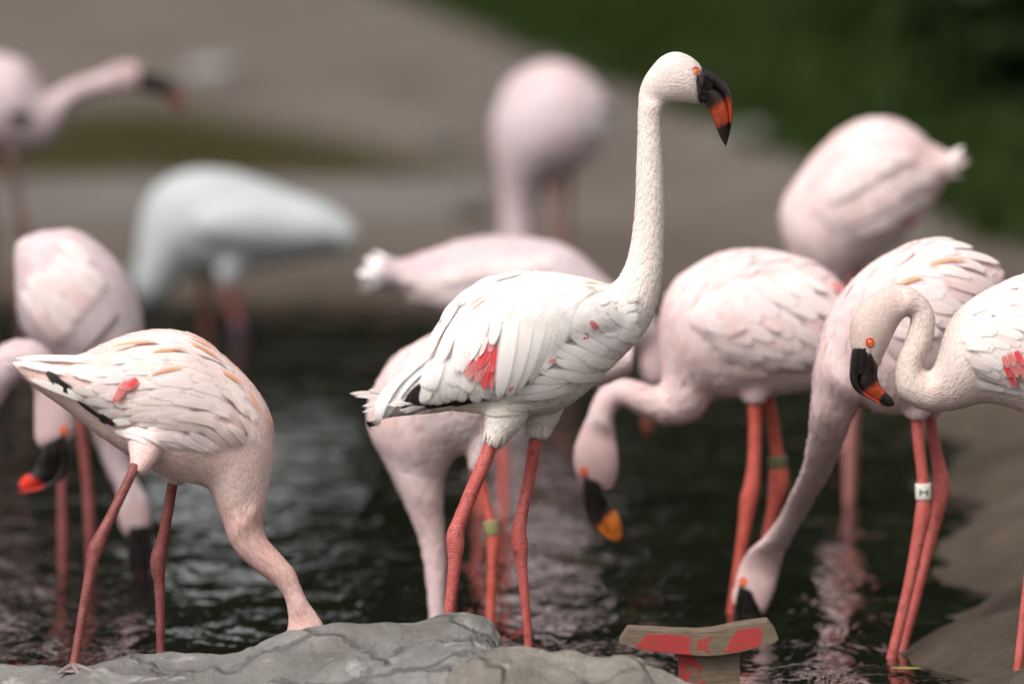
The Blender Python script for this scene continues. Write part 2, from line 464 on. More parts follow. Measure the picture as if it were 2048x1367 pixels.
    # wings: lens-shaped folded wings on both sides
    if wing:
        bvh = BVHTree.FromPolygons(bvh_v, bvh_f)
        rows = []
        for r in wing:
            d = Vector(W((r[0] + r[2]) / 2, (r[1] + r[3]) / 2, Y)) - cam.location
            hit = bvh.ray_cast(cam.location, d.normalized())[0]
            ys = hit.y if hit else Y - 0.03
            th = r[4] if len(r) > 4 else wing_t
            hd = 0.03 + th
            rows.append(np.concatenate([W(r[0], r[1], ys + .03), W(r[2], r[3], ys + .03), [hd]]))
        v, f, _, _ = loft(np.array(rows), 26, 5)
        wo = mesh_obj('wing', v, f, PL[plum], root, org)
        mv = v.copy(); mv[:, 1] = 2 * Y - mv[:, 1]
        for q in (wo, mesh_obj('wing', mv, [q[::-1] for q in f], PL[plum], root, org)):
            a = q.data.attributes.new('core', 'FLOAT', 'POINT'); a.data.foreach_set('value', np.ones(len(v)))
        o = len(B_['bv']); B_['bv'] = bvh_v + v.tolist(); B_['bf'] = bvh_f + [tuple(i + o for i in q) for q in f]
        B_['wing'] = wo
    B_['bvh'] = BVHTree.FromPolygons(B_['bv'], B_['bf'])
    # bill
    if bill:
        n = len(bill); rows_u, rows_l, lore = [], [], []
        for i, r in enumerate(bill):
            s = np.interp(i / (n - 1), np.linspace(0, 1, len(split)), split)
            off = dy((r[0] + r[2]) / 2, (r[1] + r[3]) / 2)
            A, Bq = W(r[0], r[1], Y + off), W(r[2], r[3], Y + off)
            M_ = A + (Bq - A) * s; g = (Bq - A) * -0.008
            wdt = np.linalg.norm(A - Bq) / 2
            kk = np.interp(i / (n - 1), [0, .12, .25, .5, 1], lorek + (.66, 0.52, 0.5))
            rows_u.append(np.concatenate([A, M_ - g, [wdt * kk * .93]])); rows_l.append(np.concatenate([M_ + g, Bq, [wdt * kk]]))
            if i <= 3: lore.append(np.concatenate([A + (Bq - A) * .03, Bq - (Bq - A) * .03, [wdt * kk * (1.02, 1.02, .98, .85)[i]]]))
        bo2 = None
        for nm, rw, sd in (('bill', rows_l, 0), ('upper_mandible', rows_u, 1)):
            v, f, c, h = loft(np.array(rw), 18, 5, 0.85 if sd == 0 else 0.9)
            o = mesh_obj(nm, v, f, BILL[bill_key], root if sd == 0 else bo2, org)
            tt = np.repeat(np.linspace(0, 1, len(c)), 18); a = o.data.attributes.new('t', 'FLOAT', 'POINT'); a.data.foreach_set('value', tt)
            th = np.cos(np.linspace(0, 2 * np.pi, 18, endpoint=False)) * .5 + .5
            sv = np.tile(th * 0.55 if sd == 0 else 0.55 + 0.45 * th, len(c)); a = o.data.attributes.new('side', 'FLOAT', 'POINT'); a.data.foreach_set('value', sv)
            if sd == 0: bo2 = o
        v, f, c, h = loft(np.array(lore), 20, 5)
        o = mesh_obj('lores', v, f, BILL['dark'], root, org)
        for nm in ('t', 'side'):
            a = o.data.attributes.new(nm, 'FLOAT', 'POINT'); a.data.foreach_set('value', np.zeros(len(v)))
    if eye:
        eu, ev, er = eye
        d = (Vector(W(eu, ev, Y)) - cam.location).normalized()
        hit = B_['bvh'].ray_cast(cam.location, d)
        p = np.array(hit[0]) if hit[0] else W(eu, ev, Y - 0.02); r = er / pxm(Y)
        nn = np.array(hit[1]) if hit[0] else np.array((0, -1.0, 0))
        if nn[1] > 0: nn = -nn
        nn = nn + np.array((0, -1.2, 0)); nn /= np.linalg.norm(nn)
        ex_ = np.cross(nn, (0, 0, 1.0)); ex_ /= np.linalg.norm(ex_); ez_ = np.cross(ex_, nn)
        p = p + nn * r * .12
        th, ph = np.linspace(0, np.pi / 2, 8), np.linspace(0, 2 * np.pi, 20, endpoint=False)
        v = [p + ex_ * r * math.sin(a) * math.cos(b) + nn * r * (.62 * math.cos(a) - .12) + ez_ * r * math.sin(a) * math.sin(b) for a in th for b in ph]
        o = mesh_obj('eye', v, ring_faces(8, 20, False), EYE, root, org)
        a = o.data.attributes.new('er', 'FLOAT', 'POINT'); a.data.foreach_set('value', np.repeat(np.sin(th), 20))
        R_, q_ = r * 1.18, r * .34
        v, f = [], []
        for i in range(24):
            a = i / 24 * 2 * math.pi
            for j in range(8):
                b = j / 8 * 2 * math.pi
                v.append(p + ex_ * (R_ + q_ * 1.3 * math.cos(b)) * math.cos(a) * .92 + nn * q_ * math.sin(b) * .9 + ez_ * (R_ + q_ * 1.3 * math.cos(b)) * math.sin(a) * 1.08)
                f.append((i * 8 + j, i * 8 + (j + 1) % 8, ((i + 1) % 24) * 8 + (j + 1) % 8, ((i + 1) % 24) * 8 + j))
        mesh_obj('eyelid', v, f, lid or LID, o, org)
    # legs: (u, v, radius px, depth offset); the last point is carried down to the bed unless a foot is asked for on dry ground
    for lg in legs:
        dry = len(lg[-1]) > 4
        P = [W(q[0], q[1], Y + q[3]) for q in lg]; R = [q[2] / pxm(Y) for q in lg]
        if not dry and P[-1][2] > BED:
            s = P[-1] - P[-2]; s = s / max(-s[2], 1e-3); k = P[-1][2] - BED - 0.004
            P.append(P[-1] + np.array((s[0] * k, 0, -k))); R.append(R[-1] * .95)
        if dry:
            hz = [h[0].z for h in (k.ray_cast(Vector((P[-1][0], P[-1][1] - .02, 1)), Vector((0, 0, -1))) for k in ROCKS) if h[0] is not None]
            P[-1][2] = max(hz) + .004
        v, f = tube(P, R, 14, 4)
        lo = mesh_obj('leg', v, f, LEG[leg_key], root, org)
        fx = np.sign(ribs[-1][0] - ribs[0][0]) or 1
        fp = P[-1].copy()
        if dry:
            hz = [h[0].z for h in (k.ray_cast(Vector((fp[0], fp[1] - .02, 1)), Vector((0, 0, -1))) for k in ROCKS) if h[0] is not None]
            fp[2] = max(hz) - 0.001
        v, f = foot_mesh(fp, (fx * .8, -.6, 0) if not dry else (.2, -1, 0), 0.06)
        mesh_obj('foot', v, f, FOOT, lo, org)
        B_.setdefault('legs', []).append((lo, P, R))
    return B_

def band(B_, li, v0, mat, hgt_px, name='leg_band', mark=None):
    """identification ring round a leg at picture height v0"""
    lo, P, R = B_['legs'][li]; Y = B_['Y']
    zs = [p[2] for p in P]; z = W(1024, v0, Y)[2]
    D = np.array([np.interp(z, zs[::-1], [p[k] for p in P][::-1]) for k in range(3)]); D[2] = z
    r = np.interp(z, zs[::-1], R[::-1]) + 0.0022
    i = np.searchsorted([-q for q in zs], -z); a = (P[i - 1] - P[min(i, len(P) - 1)]); a /= np.linalg.norm(a)
    h = hgt_px / pxm(Y) / 2
    v, f = tube([D - a * h, D - a * h * .9, D + a * h * .9, D + a * h], [r * .96, r, r, r * .96], 18, 1)
    mesh_obj(name, v, f, mat, lo, B_['org'])
    if mark:
        V, F = [], []
        for (x, y, w, hh) in ((-.35, 0, .16, .7), (.35, 0, .16, .7), (0, 0, .6, .16)):
            o = len(V)
            for yy in (0.0012, 0):
                for (sx, sy) in ((-1, -1), (1, -1), (1, 1), (-1, 1)):
                    xx = (x + sx * w / 2) * r * 1.2
                    V.append(D + np.array((xx, -math.sqrt(max(r * r - xx * xx, 0)) - yy, (y + sy * hh / 2) * h)))
            F += [(o, o + 1, o + 2, o + 3)] + [(o + i, o + 4 + i, o + 4 + (i + 1) % 4, o + (i + 1) % 4) for i in range(4)]
        mesh_obj('band_mark', V, F, mark, lo, B_['org'], smooth=False)

def feather(B_, b, t, w, mat, lift=0.006, bow=0.0, base=0.001, name='feather', parent=None, round_=0.5, follow=True, label=None, bulge=0.06, wob=0.0):
    """one feather from picture point b to tip t, w pixels wide, lying on the bird; bow bends it sideways"""
    Y, bvh = B_['Y'], B_['bvh']
    b, t = np.array(b, float), np.array(t, float)
    n = 12; d = t - b; per = np.array((-d[1], d[0]))
    P, N = [], []
    lasty, lastn = None, None
    for i in range(n):
        s = i / (n - 1)
        q = b + d * s + per * bow * 4 * s * (1 - s) * .5
        dr = (Vector(W(q[0], q[1], Y)) - cam.location).normalized()
        h = bvh.ray_cast(cam.location, dr)
        if h[0] is not None and follow and (lasty is None or abs(h[0].y - lasty) < 0.05):
            y, nn = h[0].y, np.array(h[1])
            if nn[1] > 0: nn = -nn
            if nn[1] > -0.25: nn = nn + np.array((0, -0.4, 0)); nn /= np.linalg.norm(nn)
        elif follow:
            g = bvh.find_nearest(Vector(W(q[0], q[1], lasty if lasty is not None else Y)))
            y = g[0].y; nn = np.array(g[1])
            if nn[1] > 0: nn = -nn
            q = None; P.append(np.array(g[0])); N.append(nn); lasty, lastn = y, nn
            continue
        else:
            y, nn = (lasty if lasty is not None else Y), (lastn if lastn is not None else np.array((0, -1.0, 0)))
        lasty, lastn = y, nn
        P.append(W(q[0], q[1], y)); N.append(nn)
    P, N = np.array(P), np.array(N)
    for _ in range(3):
        P[1:-1] = (P[:-2] + 2 * P[1:-1] + P[2:]) / 4; N[1:-1] = (N[:-2] + 2 * N[1:-1] + N[2:]) / 4
    N /= np.linalg.norm(N, axis=1)[:, None]
    T = np.gradient(P, axis=0); T /= np.linalg.norm(T, axis=1)[:, None] + 1e-9
    Bn = np.cross(N, T); Bn /= np.linalg.norm(Bn, axis=1)[:, None] + 1e-9
    hw = w / pxm(Y) / 2
    ss = np.linspace(0, 1, n)
    prof = np.interp(ss, [0, .12, .3, .5, .7, .85, .94, 1], [.5, .8, .97, 1, .90, .50 + .34 * round_, .22 + .38 * round_, .03 + .10 * round_])
    V, UV, F = [], [], []
    for i in range(n):
        for x in (-1, -.5, 0, .5, 1):
            k = 1 + (random.uniform(-wob, wob) if abs(x) == 1 else 0)
            V.append(P[i] + Bn[i] * x * k * prof[i] * hw + N[i] * (base + lift * ss[i] ** 1.3 + bulge * hw * prof[i] * (1 - x * x)))
            UV.append(((x + 1) / 2, ss[i]))
    for i in range(n - 1):
        for j in range(4):
            a = i * 5 + j; F.append((a, a + 1, a + 6, a + 5))
    o = mesh_obj(name, V, F, FE[mat], parent or B_['wing'], B_['org'], uv=UV)
    return o

def row(B_, b0, b1, n, t0, t1, w, mats, lift=0.006, bow=0.0, jit=0.12, base=0.001, curve=(0, 0), **kw):
    """n feathers with roots spread from b0 to b1 and offsets to the tip running from t0 to t1"""
    for i in range(n):
        s = i / max(n - 1, 1)
        cx, cy = curve[0] * 4 * s * (1 - s), curve[1] * 4 * s * (1 - s)
        b = (b0[0] + (b1[0] - b0[0]) * s + cx + random.uniform(-4, 4), b0[1] + (b1[1] - b0[1]) * s + cy + random.uniform(-4, 4))
        k = random.uniform(1 - jit, 1 + jit)
        d = ((t0[0] + (t1[0] - t0[0]) * s) * k + random.uniform(-5, 5), (t0[1] + (t1[1] - t0[1]) * s) * k + random.uniform(-5, 5))
        m = random.choice(mats)
        feather(B_, b, (b[0] + d[0], b[1] + d[1]), w * random.uniform(.85, 1.15), m, lift * random.uniform(.6, 1.4), bow + random.uniform(-.04, .04), base + random.uniform(0, .002), **kw)

# ================================================================== SETTING
def smooth(a, b, x):
    t = np.clip((x - a) / (b - a), 0, 1); return t * t * (3 - 2 * t)
# outline of the pond (metres): right shore runs beside the birds, far shore crosses behind them
SH = np.array([(0.60, 9.0), (0.62, 11.2), (0.655, 12.35), (0.74, 13.4), (0.82, 14.84), (0.87, 16.3), (0.85, 17.6), (0.70, 18.7), (0.3, 19.25), (-0.3, 19.35), (-0.8, 19.5), (-1.6, 19.6), (-3.2, 19.4), (-5.5, 17.5), (-6.5, 14), (-5.5, 10.5), (-3, 9.2), (-1, 8.9)])
SHC = catmull(np.vstack([SH, SH[:1]]), 6)[:-1]
def pond_sd(X, Yy):
    """signed distance to the shore, positive on land"""
    p = np.stack([X, Yy], -1); best = np.full(X.shape, 1e9); inside = np.zeros(X.shape, bool)
    A, Bq = SHC, np.roll(SHC, -1, axis=0)
    for a, b in zip(A, Bq):
        ab = b - a; t = np.clip(((p - a) @ ab) / (ab @ ab + 1e-12), 0, 1)
        best = np.minimum(best, np.linalg.norm(p - (a + t[..., None] * ab), axis=-1))
        c = (a[1] > Yy) != (b[1] > Yy)
        with np.errstate(divide='ignore', invalid='ignore'):
            inside ^= c & (X < (b[0] - a[0]) * (Yy - a[1]) / (b[1] - a[1]) + a[0])
    return np.where(inside, -best, best)
def grass_line(X, Yy):           # positive beyond the edge of the grass
    return (Yy - 21.6) * 0.1402 + (X - 1.10)
def ground_z(X, Yy):
    d = pond_sd(X, Yy)
    d = d + .05 * np.sin(Yy * 5.1 + 1.3 * np.sin(X * 4)) + .03 * np.sin(Yy * 11.7 + X * 9) + .015 * np.sin(Yy * 27 + X * 21)
    z = np.where(d > 0, 0.03 * smooth(0, .12, d) + 0.010 * np.minimum(d, 25), np.maximum(BED - 0.0, d * 0.9))
    right = smooth(0.3, 0.8, X) * smooth(20.5, 17.5, Yy)
    z = z + np.where(d > 0, right * 0.10 * smooth(0, 0.4, d), 0)
    z = z + np.maximum(grass_line(X, Yy) - .15, 0) * 0.14 * np.where(d > 0, 1, 0)
    z = np.minimum(z, 3.0)
    return z, d
gx = np.concatenate([[-150, -80, -40, -20, -12, -8, -6, -5], np.arange(-4, .4, 0.07), np.arange(.4, 1.6, .025), np.arange(1.6, 3.01, .07), [3.5, 4, 5, 6, 8, 12, 20, 40, 80, 150]])
gy = np.concatenate([[-60, -20, -5, 0, 4, 6, 8, 9], np.arange(9.5, 21, 0.09), np.arange(21, 38, 0.22), [39, 41, 44, 50, 60, 80, 120, 200, 350]])
GX, GY = np.meshgrid(gx, gy)
GZ, GD = ground_z(GX, GY)
nzv = np.array([mnoise.fractal(Vector((x * 2.2, y * 2.2, 0.3)), 1.0, 2.0, 4) for x, y in zip(GX.ravel(), GY.ravel())]).reshape(GX.shape)
GZ = GZ + nzv * 0.022 * smooth(-0.05, 0.3, GD) * (1 + smooth(1, 6, GD))
gv = np.stack([GX, GY, GZ], -1).reshape(-1, 3)
nxg, nyg = len(gx), len(gy)
gf = [(j * nxg + i, j * nxg + i + 1, (j + 1) * nxg + i + 1, (j + 1) * nxg + i) for j in range(nyg - 1) for i in range(nxg - 1)]
s = NT('earth_bank', 0.9)
n1, n2, n3 = s.noise(1.3, 5, 0.6), s.noise(14, 5, 0.65), s.noise(70, 4, 0.6)
earth = s.mix(s.rng(n1, 0.3, 0.7), (0.086, 0.072, 0.061), (0.180, 0.155, 0.134))
earth = s.mix(s.rng(n2, 0.35, 0.75, 0, .6), earth, (0.075, 0.062, 0.052))
earth = s.mix(s.rng(n3, 0.55, 0.75, 0, .5), earth, (0.21, 0.185, 0.16))
wet = s.mix(s.rng(n2, 0.3, 0.7), (0.042, 0.031, 0.022), (0.076, 0.058, 0.043))
earth = s.mix(s.attr('wet'), earth, wet)
earth = s.mix(s.math('MULTIPLY', s.attr('pale'), s.rng(n1, 0.2, 0.7, .4, 1)), earth, (0.145, 0.138, 0.128))
moss = s.mix(s.rng(n2, 0.3, 0.7), (0.020, 0.018, 0.003), (0.036, 0.030, 0.006))
earth = s.mix(s.math('MULTIPLY', s.attr('moss'), s.rng(n1, 0.25, 0.5, .75, 1)), earth, moss)
soil = s.mix(s.rng(n2, 0.3, 0.7), (0.008, 0.015, 0.002), (0.017, 0.028, 0.004))
s.color(s.mix(s.attr('turf'), earth, soil))
s.bump(s.math('ADD', n2, s.math('MULTIPLY', n3, 0.4)), 0.6, 0.03)
s.b.inputs['Specular IOR Level'].default_value = 0.15
ground = mesh_obj('ground', gv, gf, s.m)
tag(ground, kind='structure')
X_, Y_, d_ = GX.ravel(), GY.ravel(), GD.ravel()
def gattr(nm, val):
    a = ground.data.attributes.new(nm, 'FLOAT', 'POINT'); a.data.foreach_set('value', val)
wob = nzv.ravel()
gattr('turf', smooth(-0.02, 0.12, grass_line(X_, Y_) + wob * 0.10))
mb = -0.33 - 0.0 * Y_                                     # the mossy strip on the far bank
gattr('moss', smooth(22.9, 23.3, Y_ + wob * .3) * smooth(26.9, 25.2, Y_ + wob * .8 + smooth(-1.2, -0.2, X_) * 2.0) * smooth(0.15, -0.45, X_ + wob * .2))
gattr('pale', smooth(21.2, 22.0, Y_ + wob * .4) * smooth(23.4, 22.9, Y_ + wob * .4) * smooth(0.2, -0.4, X_))
gattr('wet', np.maximum(smooth(0.7, 0.0, d_ + wob * .25) * 0.95, smooth(3.0, 0.3, d_ + wob * .9) * 0.55))

# water: one sheet over the pond, rippled
xs = [-9, 4.5]; ys = [7.5, 21.5]
wv = [(xs[0], ys[0], 0), (xs[1], ys[0], 0), (xs[1], ys[1], 0), (xs[0], ys[1], 0)]
s = NT('pond_water', 0.04)
s.color(s.mix(s.noise(1.2, 3), (0.005, 0.006, 0.004), (0.010, 0.010, 0.007)))
s.b.inputs['IOR'].default_value = 1.33
w1 = s.noise(7.5, 3, 0.5, s.map((1.5, 0.55, 1)), 0.5)
w2 = s.noise(26, 3, 0.55, s.map((1.1, 0.6, 1)), 0.3)
w3 = s.noise(2.4, 2, 0.5, s.map((1, .7, 1)))
hgt = s.math('ADD', s.math('MULTIPLY', w1, 0.75), s.math('ADD', s.math('MULTIPLY', w2, 0.075), s.math('MULTIPLY', w3, 0.9)))
s.bump(hgt, 1.0, 0.0145)
water = mesh_obj('water', wv, [(0, 1, 2, 3)], s.m, smooth=False)
tag(water, kind='structure')

# ------------------------------------------------------------------ vegetation behind
def leaf_cloud(name, pts, size, mat, parent=None, up=0.5, aspect=0.45):
    n = len(pts)
    T = rng.normal(0, 1, (n, 3)); T[:, 2] = T[:, 2] * 0.5 + up; T /= np.linalg.norm(T, axis=1)[:, None]
    R = rng.normal(0, 1, (n, 3)); S = np.cross(T, R); S /= np.linalg.norm(S, axis=1)[:, None]
    sz = size * rng.uniform(.6, 1.4, n)[:, None]
    V = np.stack([pts, pts + T * sz * .5 + S * sz * aspect / 2, pts + T * sz, pts + T * sz * .5 - S * sz * aspect / 2], 1).reshape(-1, 3)
    me = bpy.data.meshes.new(name)
    me.vertices.add(len(V)); me.vertices.foreach_set('co', V.ravel())
    F = np.arange(n * 4, dtype=np.int32)
    me.loops.add(n * 4); me.loops.foreach_set('vertex_index', F)
    me.polygons.add(n); me.polygons.foreach_set('loop_start', np.arange(0, n * 4, 4, dtype=np.int32))
    me.update(calc_edges=True)
    a = me.attributes.new('rnd', 'FLOAT', 'POINT'); a.data.foreach_set('value', np.repeat(rng.uniform(0, 1, n), 4))
    me.materials.append(mat)
    o = bpy.data.objects.new(name, me); COL.objects.link(o)
    if parent: o.parent = parent
    return o
def leaf_mat(name, a, b):
    s = NT(name, 0.6)
    s.b.inputs['Specular IOR Level'].default_value = 0.12
    c = s.mix(s.attr('rnd'), a, b); c = s.mix(s.rng(s.noise(1.6, 3), .35, .65, 0, .5), c, tuple(q * .6 for q in a)); s.color(c); s.translucent(c, .25); return s.m
GRASS = leaf_mat('grass_blade', (0.018, 0.034, 0.005), (0.034, 0.060, 0.009))
LEAF = leaf_mat('dark_leaf', (0.010, 0.022, 0.004), (0.022, 0.040, 0.008))
BARK = simple_mat('bark', (0.05, 0.04, 0.03), (0.09, 0.07, 0.05), 0.9, 30, 0.5)
# grass on the rising bank
pg = np.stack([rng.uniform(-3.5, 6, 90000), rng.uniform(20.5, 40, 90000)], -1)
keep = (grass_line(pg[:, 0], pg[:, 1]) + 0.10 * np.sin(pg[:, 0] * 9 + pg[:, 1] * 5) > 0.02) & (pond_sd(pg[:, 0], pg[:, 1]) > .15)
pg = pg[keep]
pz, _ = ground_z(pg[:, 0], pg[:, 1])
gr = leaf_cloud('grass', np.column_stack([pg, pz - 0.01]), 0.11, GRASS, None, 1.6, 0.12)
tag(gr, 'short dark green grass covering the rising bank behind the pond', 'grass', kind='stuff')
# wood behind the bank: what the dark water mirrors
n = 95000
tx, ty = rng.uniform(-18, 18, n), rng.uniform(41, 46, n)
th_ = 17.0 + 1.6 * np.sin(tx * .9) + 1.1 * np.sin(tx * 2.3 + 1)
tz = rng.uniform(0, 1, n) ** .8 * th_ + 0.8
wd_ = leaf_cloud('woodland', np.column_stack([tx, ty, tz]), 0.55, LEAF, None, 0.1, .6)
tag(wd_, 'dark wood of trees standing behind the grassy bank', 'woodland', kind='stuff')
def shrub(px, Y, rad, hgt, label, nl=5000):
    x = W(px, 300, Y)[0]; z0 = float(ground_z(np.array([x]), np.array([Y]))[0][0])
    root = empty('shrub', (x, Y, z0)); tag(root, label, 'shrub', 'shrubs on the grassy bank')
    cl = rng.normal(0, 1, (26, 3)); cl /= np.linalg.norm(cl, axis=1)[:, None]; cl *= rng.uniform(.35, .95, 26)[:, None]
    pts = cl[rng.integers(0, 26, nl)] + rng.normal(0, .2, (nl, 3))
    pts = pts * (rad, rad, hgt * .5) + (0, 0, hgt * .52); pts[:, 2] = np.maximum(pts[:, 2], .03)
    leaf_cloud('foliage', pts, 0.09, LEAF, root, 0.4, .5)
    for k in range(5):
        a = k * 1.3; e = np.array((math.cos(a) * rad * .5, math.sin(a) * rad * .5, hgt * .6))
        v, f = tube([(0, 0, -.05), e * .5 + (0, 0, .05), e], [.03, .02, .008], 6, 3); mesh_obj('stem', v, f, BARK, root)
shrub(1985, 27.5, 0.62, 1.0, 'low dark shrub on the grassy bank behind the flamingo with the raised tail')
shrub(1730, 33.5, 0.85, 1.2, 'broad dark shrub higher up the grassy bank')
shrub(2130, 24.5, 0.50, 0.75, 'small dark shrub where the grass meets the right shore')

# ------------------------------------------------------------------ stones
def stone_mat(name, a, b, lime, dark):
    s = NT(name, 0.85)
    n1, n2, n3 = s.noise(4.5, 5, 0.65), s.noise(19, 6, 0.7), s.noise(120, 5, 0.7)
    c = s.mix(s.rng(n1, .36, .62), a, b)
    c = s.mix(s.rng(n2, .46, .66, 0, .6), c, dark)
    dv = s.n.new('ShaderNodeVectorMath'); dv.operation = 'MULTIPLY_ADD'
    cn = s.n.new('ShaderNodeTexNoise'); cn.inputs['Scale'].default_value = 7; cn.inputs['Detail'].default_value = 4
    s.l.new(s.tc.outputs['Object'], cn.inputs['Vector']); s.l.new(cn.outputs['Color'], dv.inputs[0])
    dv.inputs[1].default_value = (.18, .18, .18); s.l.new(s.map((1, 1, 1.8)), dv.inputs[2])
    crack = s.rng(s.voronoi(4.2, dv.outputs[0], 'DISTANCE_TO_EDGE'), .004, .045, 1, 0)
    c = s.mix(s.math('MULTIPLY', crack, s.rng(n1, .40, .56, 0, .5)), c, tuple(q * .35 for q in dark))
    vn = s.noise(6.5, 4, 0.6, s.map((1, 1, 3)), .8)
    c = s.mix(s.math('MULTIPLY', s.rng(vn, .57, .64, 0, .85), s.rng(n3, .3, .6, .5, 1)), c, lime)
    c = s.mix(s.rng(n3, .55, .75, 0, .5), c, tuple(q * .5 for q in a))
    s.color(c); s.bump(s.math('ADD', s.math('MULTIPLY', n2, 1.0), s.math('SUBTRACT', s.math('MULTIPLY', n3, .45), s.math('MULTIPLY', crack, .8))), .9, .018)
    return s.m
STONE1 = stone_mat('stone_grey', (0.125, 0.12, 0.107), (0.25, 0.246, 0.232), (0.42, 0.415, 0.40), (0.095, 0.089, 0.072))
STONE2 = stone_mat('stone_buff', (0.145, 0.13, 0.107), (0.26, 0.24, 0.205), (0.40, 0.385, 0.36), (0.085, 0.072, 0.056))
ROCKS = []
def rock(name, label, top, Yb, Yf, slope, mat, seed, amp=0.026, ends=(0.04, 0.04)):
    top = np.array(top, float)
    u = np.linspace(top[0, 0], top[-1, 0], 240); v = np.interp(u, top[:, 0], top[:, 1])
    v = np.convolve(np.pad(v, 3, mode='edge'), np.ones(7) / 7, 'valid')
    V = []
    ns = 72
    for i in range(len(u)):
        s_ = i / (len(u) - 1)
        e = min(1, s_ / ends[0]) if s_ < .5 else min(1, (1 - s_) / ends[1]); e = math.sqrt(max(e, 0) * (2 - max(e, 0)))
        p = W(u[i], v[i], Yb); zt = p[2]; D = (Yb - Yf) * (0.35 + .65 * e)
        zf = zt - slope * D
        sec = np.array([(Yb + .09, -.16), (Yb + .05, zt * .45), (Yb + .012, zt - .03), (Yb - .02, zt), (Yb - D * .5, (zt + zf) / 2 + .012), (Yb - D + .05, zf), (Yb - D - .02, zf - .05), (Yb - D - .10, -.16)])
        sec = catmull(sec, 10); sec = sec[np.linspace(0, len(sec) - 1, ns).astype(int)]
        for y, z in sec: V.append((p[0] * y / Yb, y, z))
    V = np.array(V)
    F = [(i * ns + j, i * ns + j + 1, (i + 1) * ns + j + 1, (i + 1) * ns + j) for i in range(len(u) - 1) for j in range(ns - 1)]
    F += [tuple(range(ns))[::-1], tuple((len(u) - 1) * ns + j for j in range(ns))]
    F += [(i * ns, (i + 1) * ns, (i + 1) * ns + ns - 1, i * ns + ns - 1) for i in range(len(u) - 1)]
    # facets and pits
    out = V.copy()
    for i, p in enumerate(V):
        q = Vector(p) + Vector((seed, seed * .7, 0))
        a = mnoise.ridged_multi_fractal(q * 4.5, 1.0, 2.1, 4, 0.9, 2.0) - 1.2
        b = mnoise.fractal(q * 16, 1.0, 2.0, 4)
        c = mnoise.voronoi(q * 7.0)[0][0]
        w = 0.45 if p[1] > Yb - .06 else 1.0
        out[i, 2] += w * (amp * (a * .55) + .013 * b - .03 * (c - .3) + .008) ; out[i, 1] += .5 * amp * b
    mn = out.mean(0)
    o = mesh_obj(name, out, F, mat, None, (mn[0], mn[1], 0)); o.location = (mn[0], mn[1], 0)
    ROCKS.append(BVHTree.FromPolygons(out.tolist(), F))
    tag(o, label, 'rock'); return o
rock('rock', 'long pale grey rock slab with a blunt raised end at the water edge',
     [(-90, 1330), (0, 1327), (100, 1326), (150, 1321), (250, 1309), (320, 1299), (420, 1296), (450, 1302), (520, 1281), (580, 1266), (650, 1251), (750, 1239), (850, 1233), (900, 1226), (950, 1226), (980, 1236), (1000, 1262), (1006, 1300)],
     11.75, 11.25, 0.17, STONE1, 3.1, ends=(.03, .05))
rock('rock', 'buff rounded rock with dark cracks leaning against the long grey slab',
     [(850, 1385), (880, 1352), (910, 1330), (960, 1304), (1000, 1291), (1050, 1285), (1100, 1291), (1150, 1293), (1180, 1305), (1215, 1309), (1240, 1304), (1280, 1316), (1310, 1334), (1360, 1353), (1400, 1372), (1450, 1410)],
     11.5, 10.9, 0.16, STONE2, 9.4, ends=(.06, .08))
def pebble(u, v, Y, r, mat, label, fl=.6):
    best = None
    for Yt in np.linspace(20, 40, 120):
        cx = W(u, v, Yt)[0]; zz = float(ground_z(np.array([cx]), np.array([Yt]))[0][0])
        e = abs(W(u, v, Yt)[2] - zz)
        if best is None or e < best[0]: best = (e, Yt)
    Y = best[1]
    c = W(u, v, Y); x, z = c[0], float(ground_z(np.array([c[0]]), np.array([Y]))[0][0])
    bm = bmesh.new(); bmesh.ops.create_icosphere(bm, subdivisions=3, radius=1)
    for q in bm.verts:
        k = 1 + .25 * mnoise.noise(q.co * 1.4 + Vector((u, v, 0))); q.co = Vector((q.co.x * r * k, q.co.y * r * .9 * k, q.co.z * r * fl * k))
    me = bpy.data.meshes.new('stone'); bm.to_mesh(me); bm.free(); me.materials.append(mat)
    me.polygons.foreach_set('use_smooth', [True] * len(me.polygons))
    o = bpy.data.objects.new('stone', me); COL.objects.link(o); o.location = (x, Y, z + r * fl * .35)
    tag(o, label, 'stone', 'stones on the far bank')
DARKST = simple_mat('stone_dark', (0.07, 0.06, 0.055), (0.11, 0.1, 0.09), .9, 30, .5)
PALEST = simple_mat('stone_pale', (0.18, 0.175, 0.17), (0.24, 0.235, 0.23), .85, 30, .5)
pebble(1505, 280, 25.9, .11, PALEST, 'pale flat stone on the bank near the grass edge', .35)
pebble(422, 150, 29.9, .10, PALEST, 'pale flat stone on the bare bank beyond the mossy strip', .4)
pebble(882, 292, 25.5, .055, DARKST, 'dark stone on the bank level with the mossy strip', .8)
pebble(942, 430, 22.4, .055, DARKST, 'dark stone on the bank close above the far shore', .8)

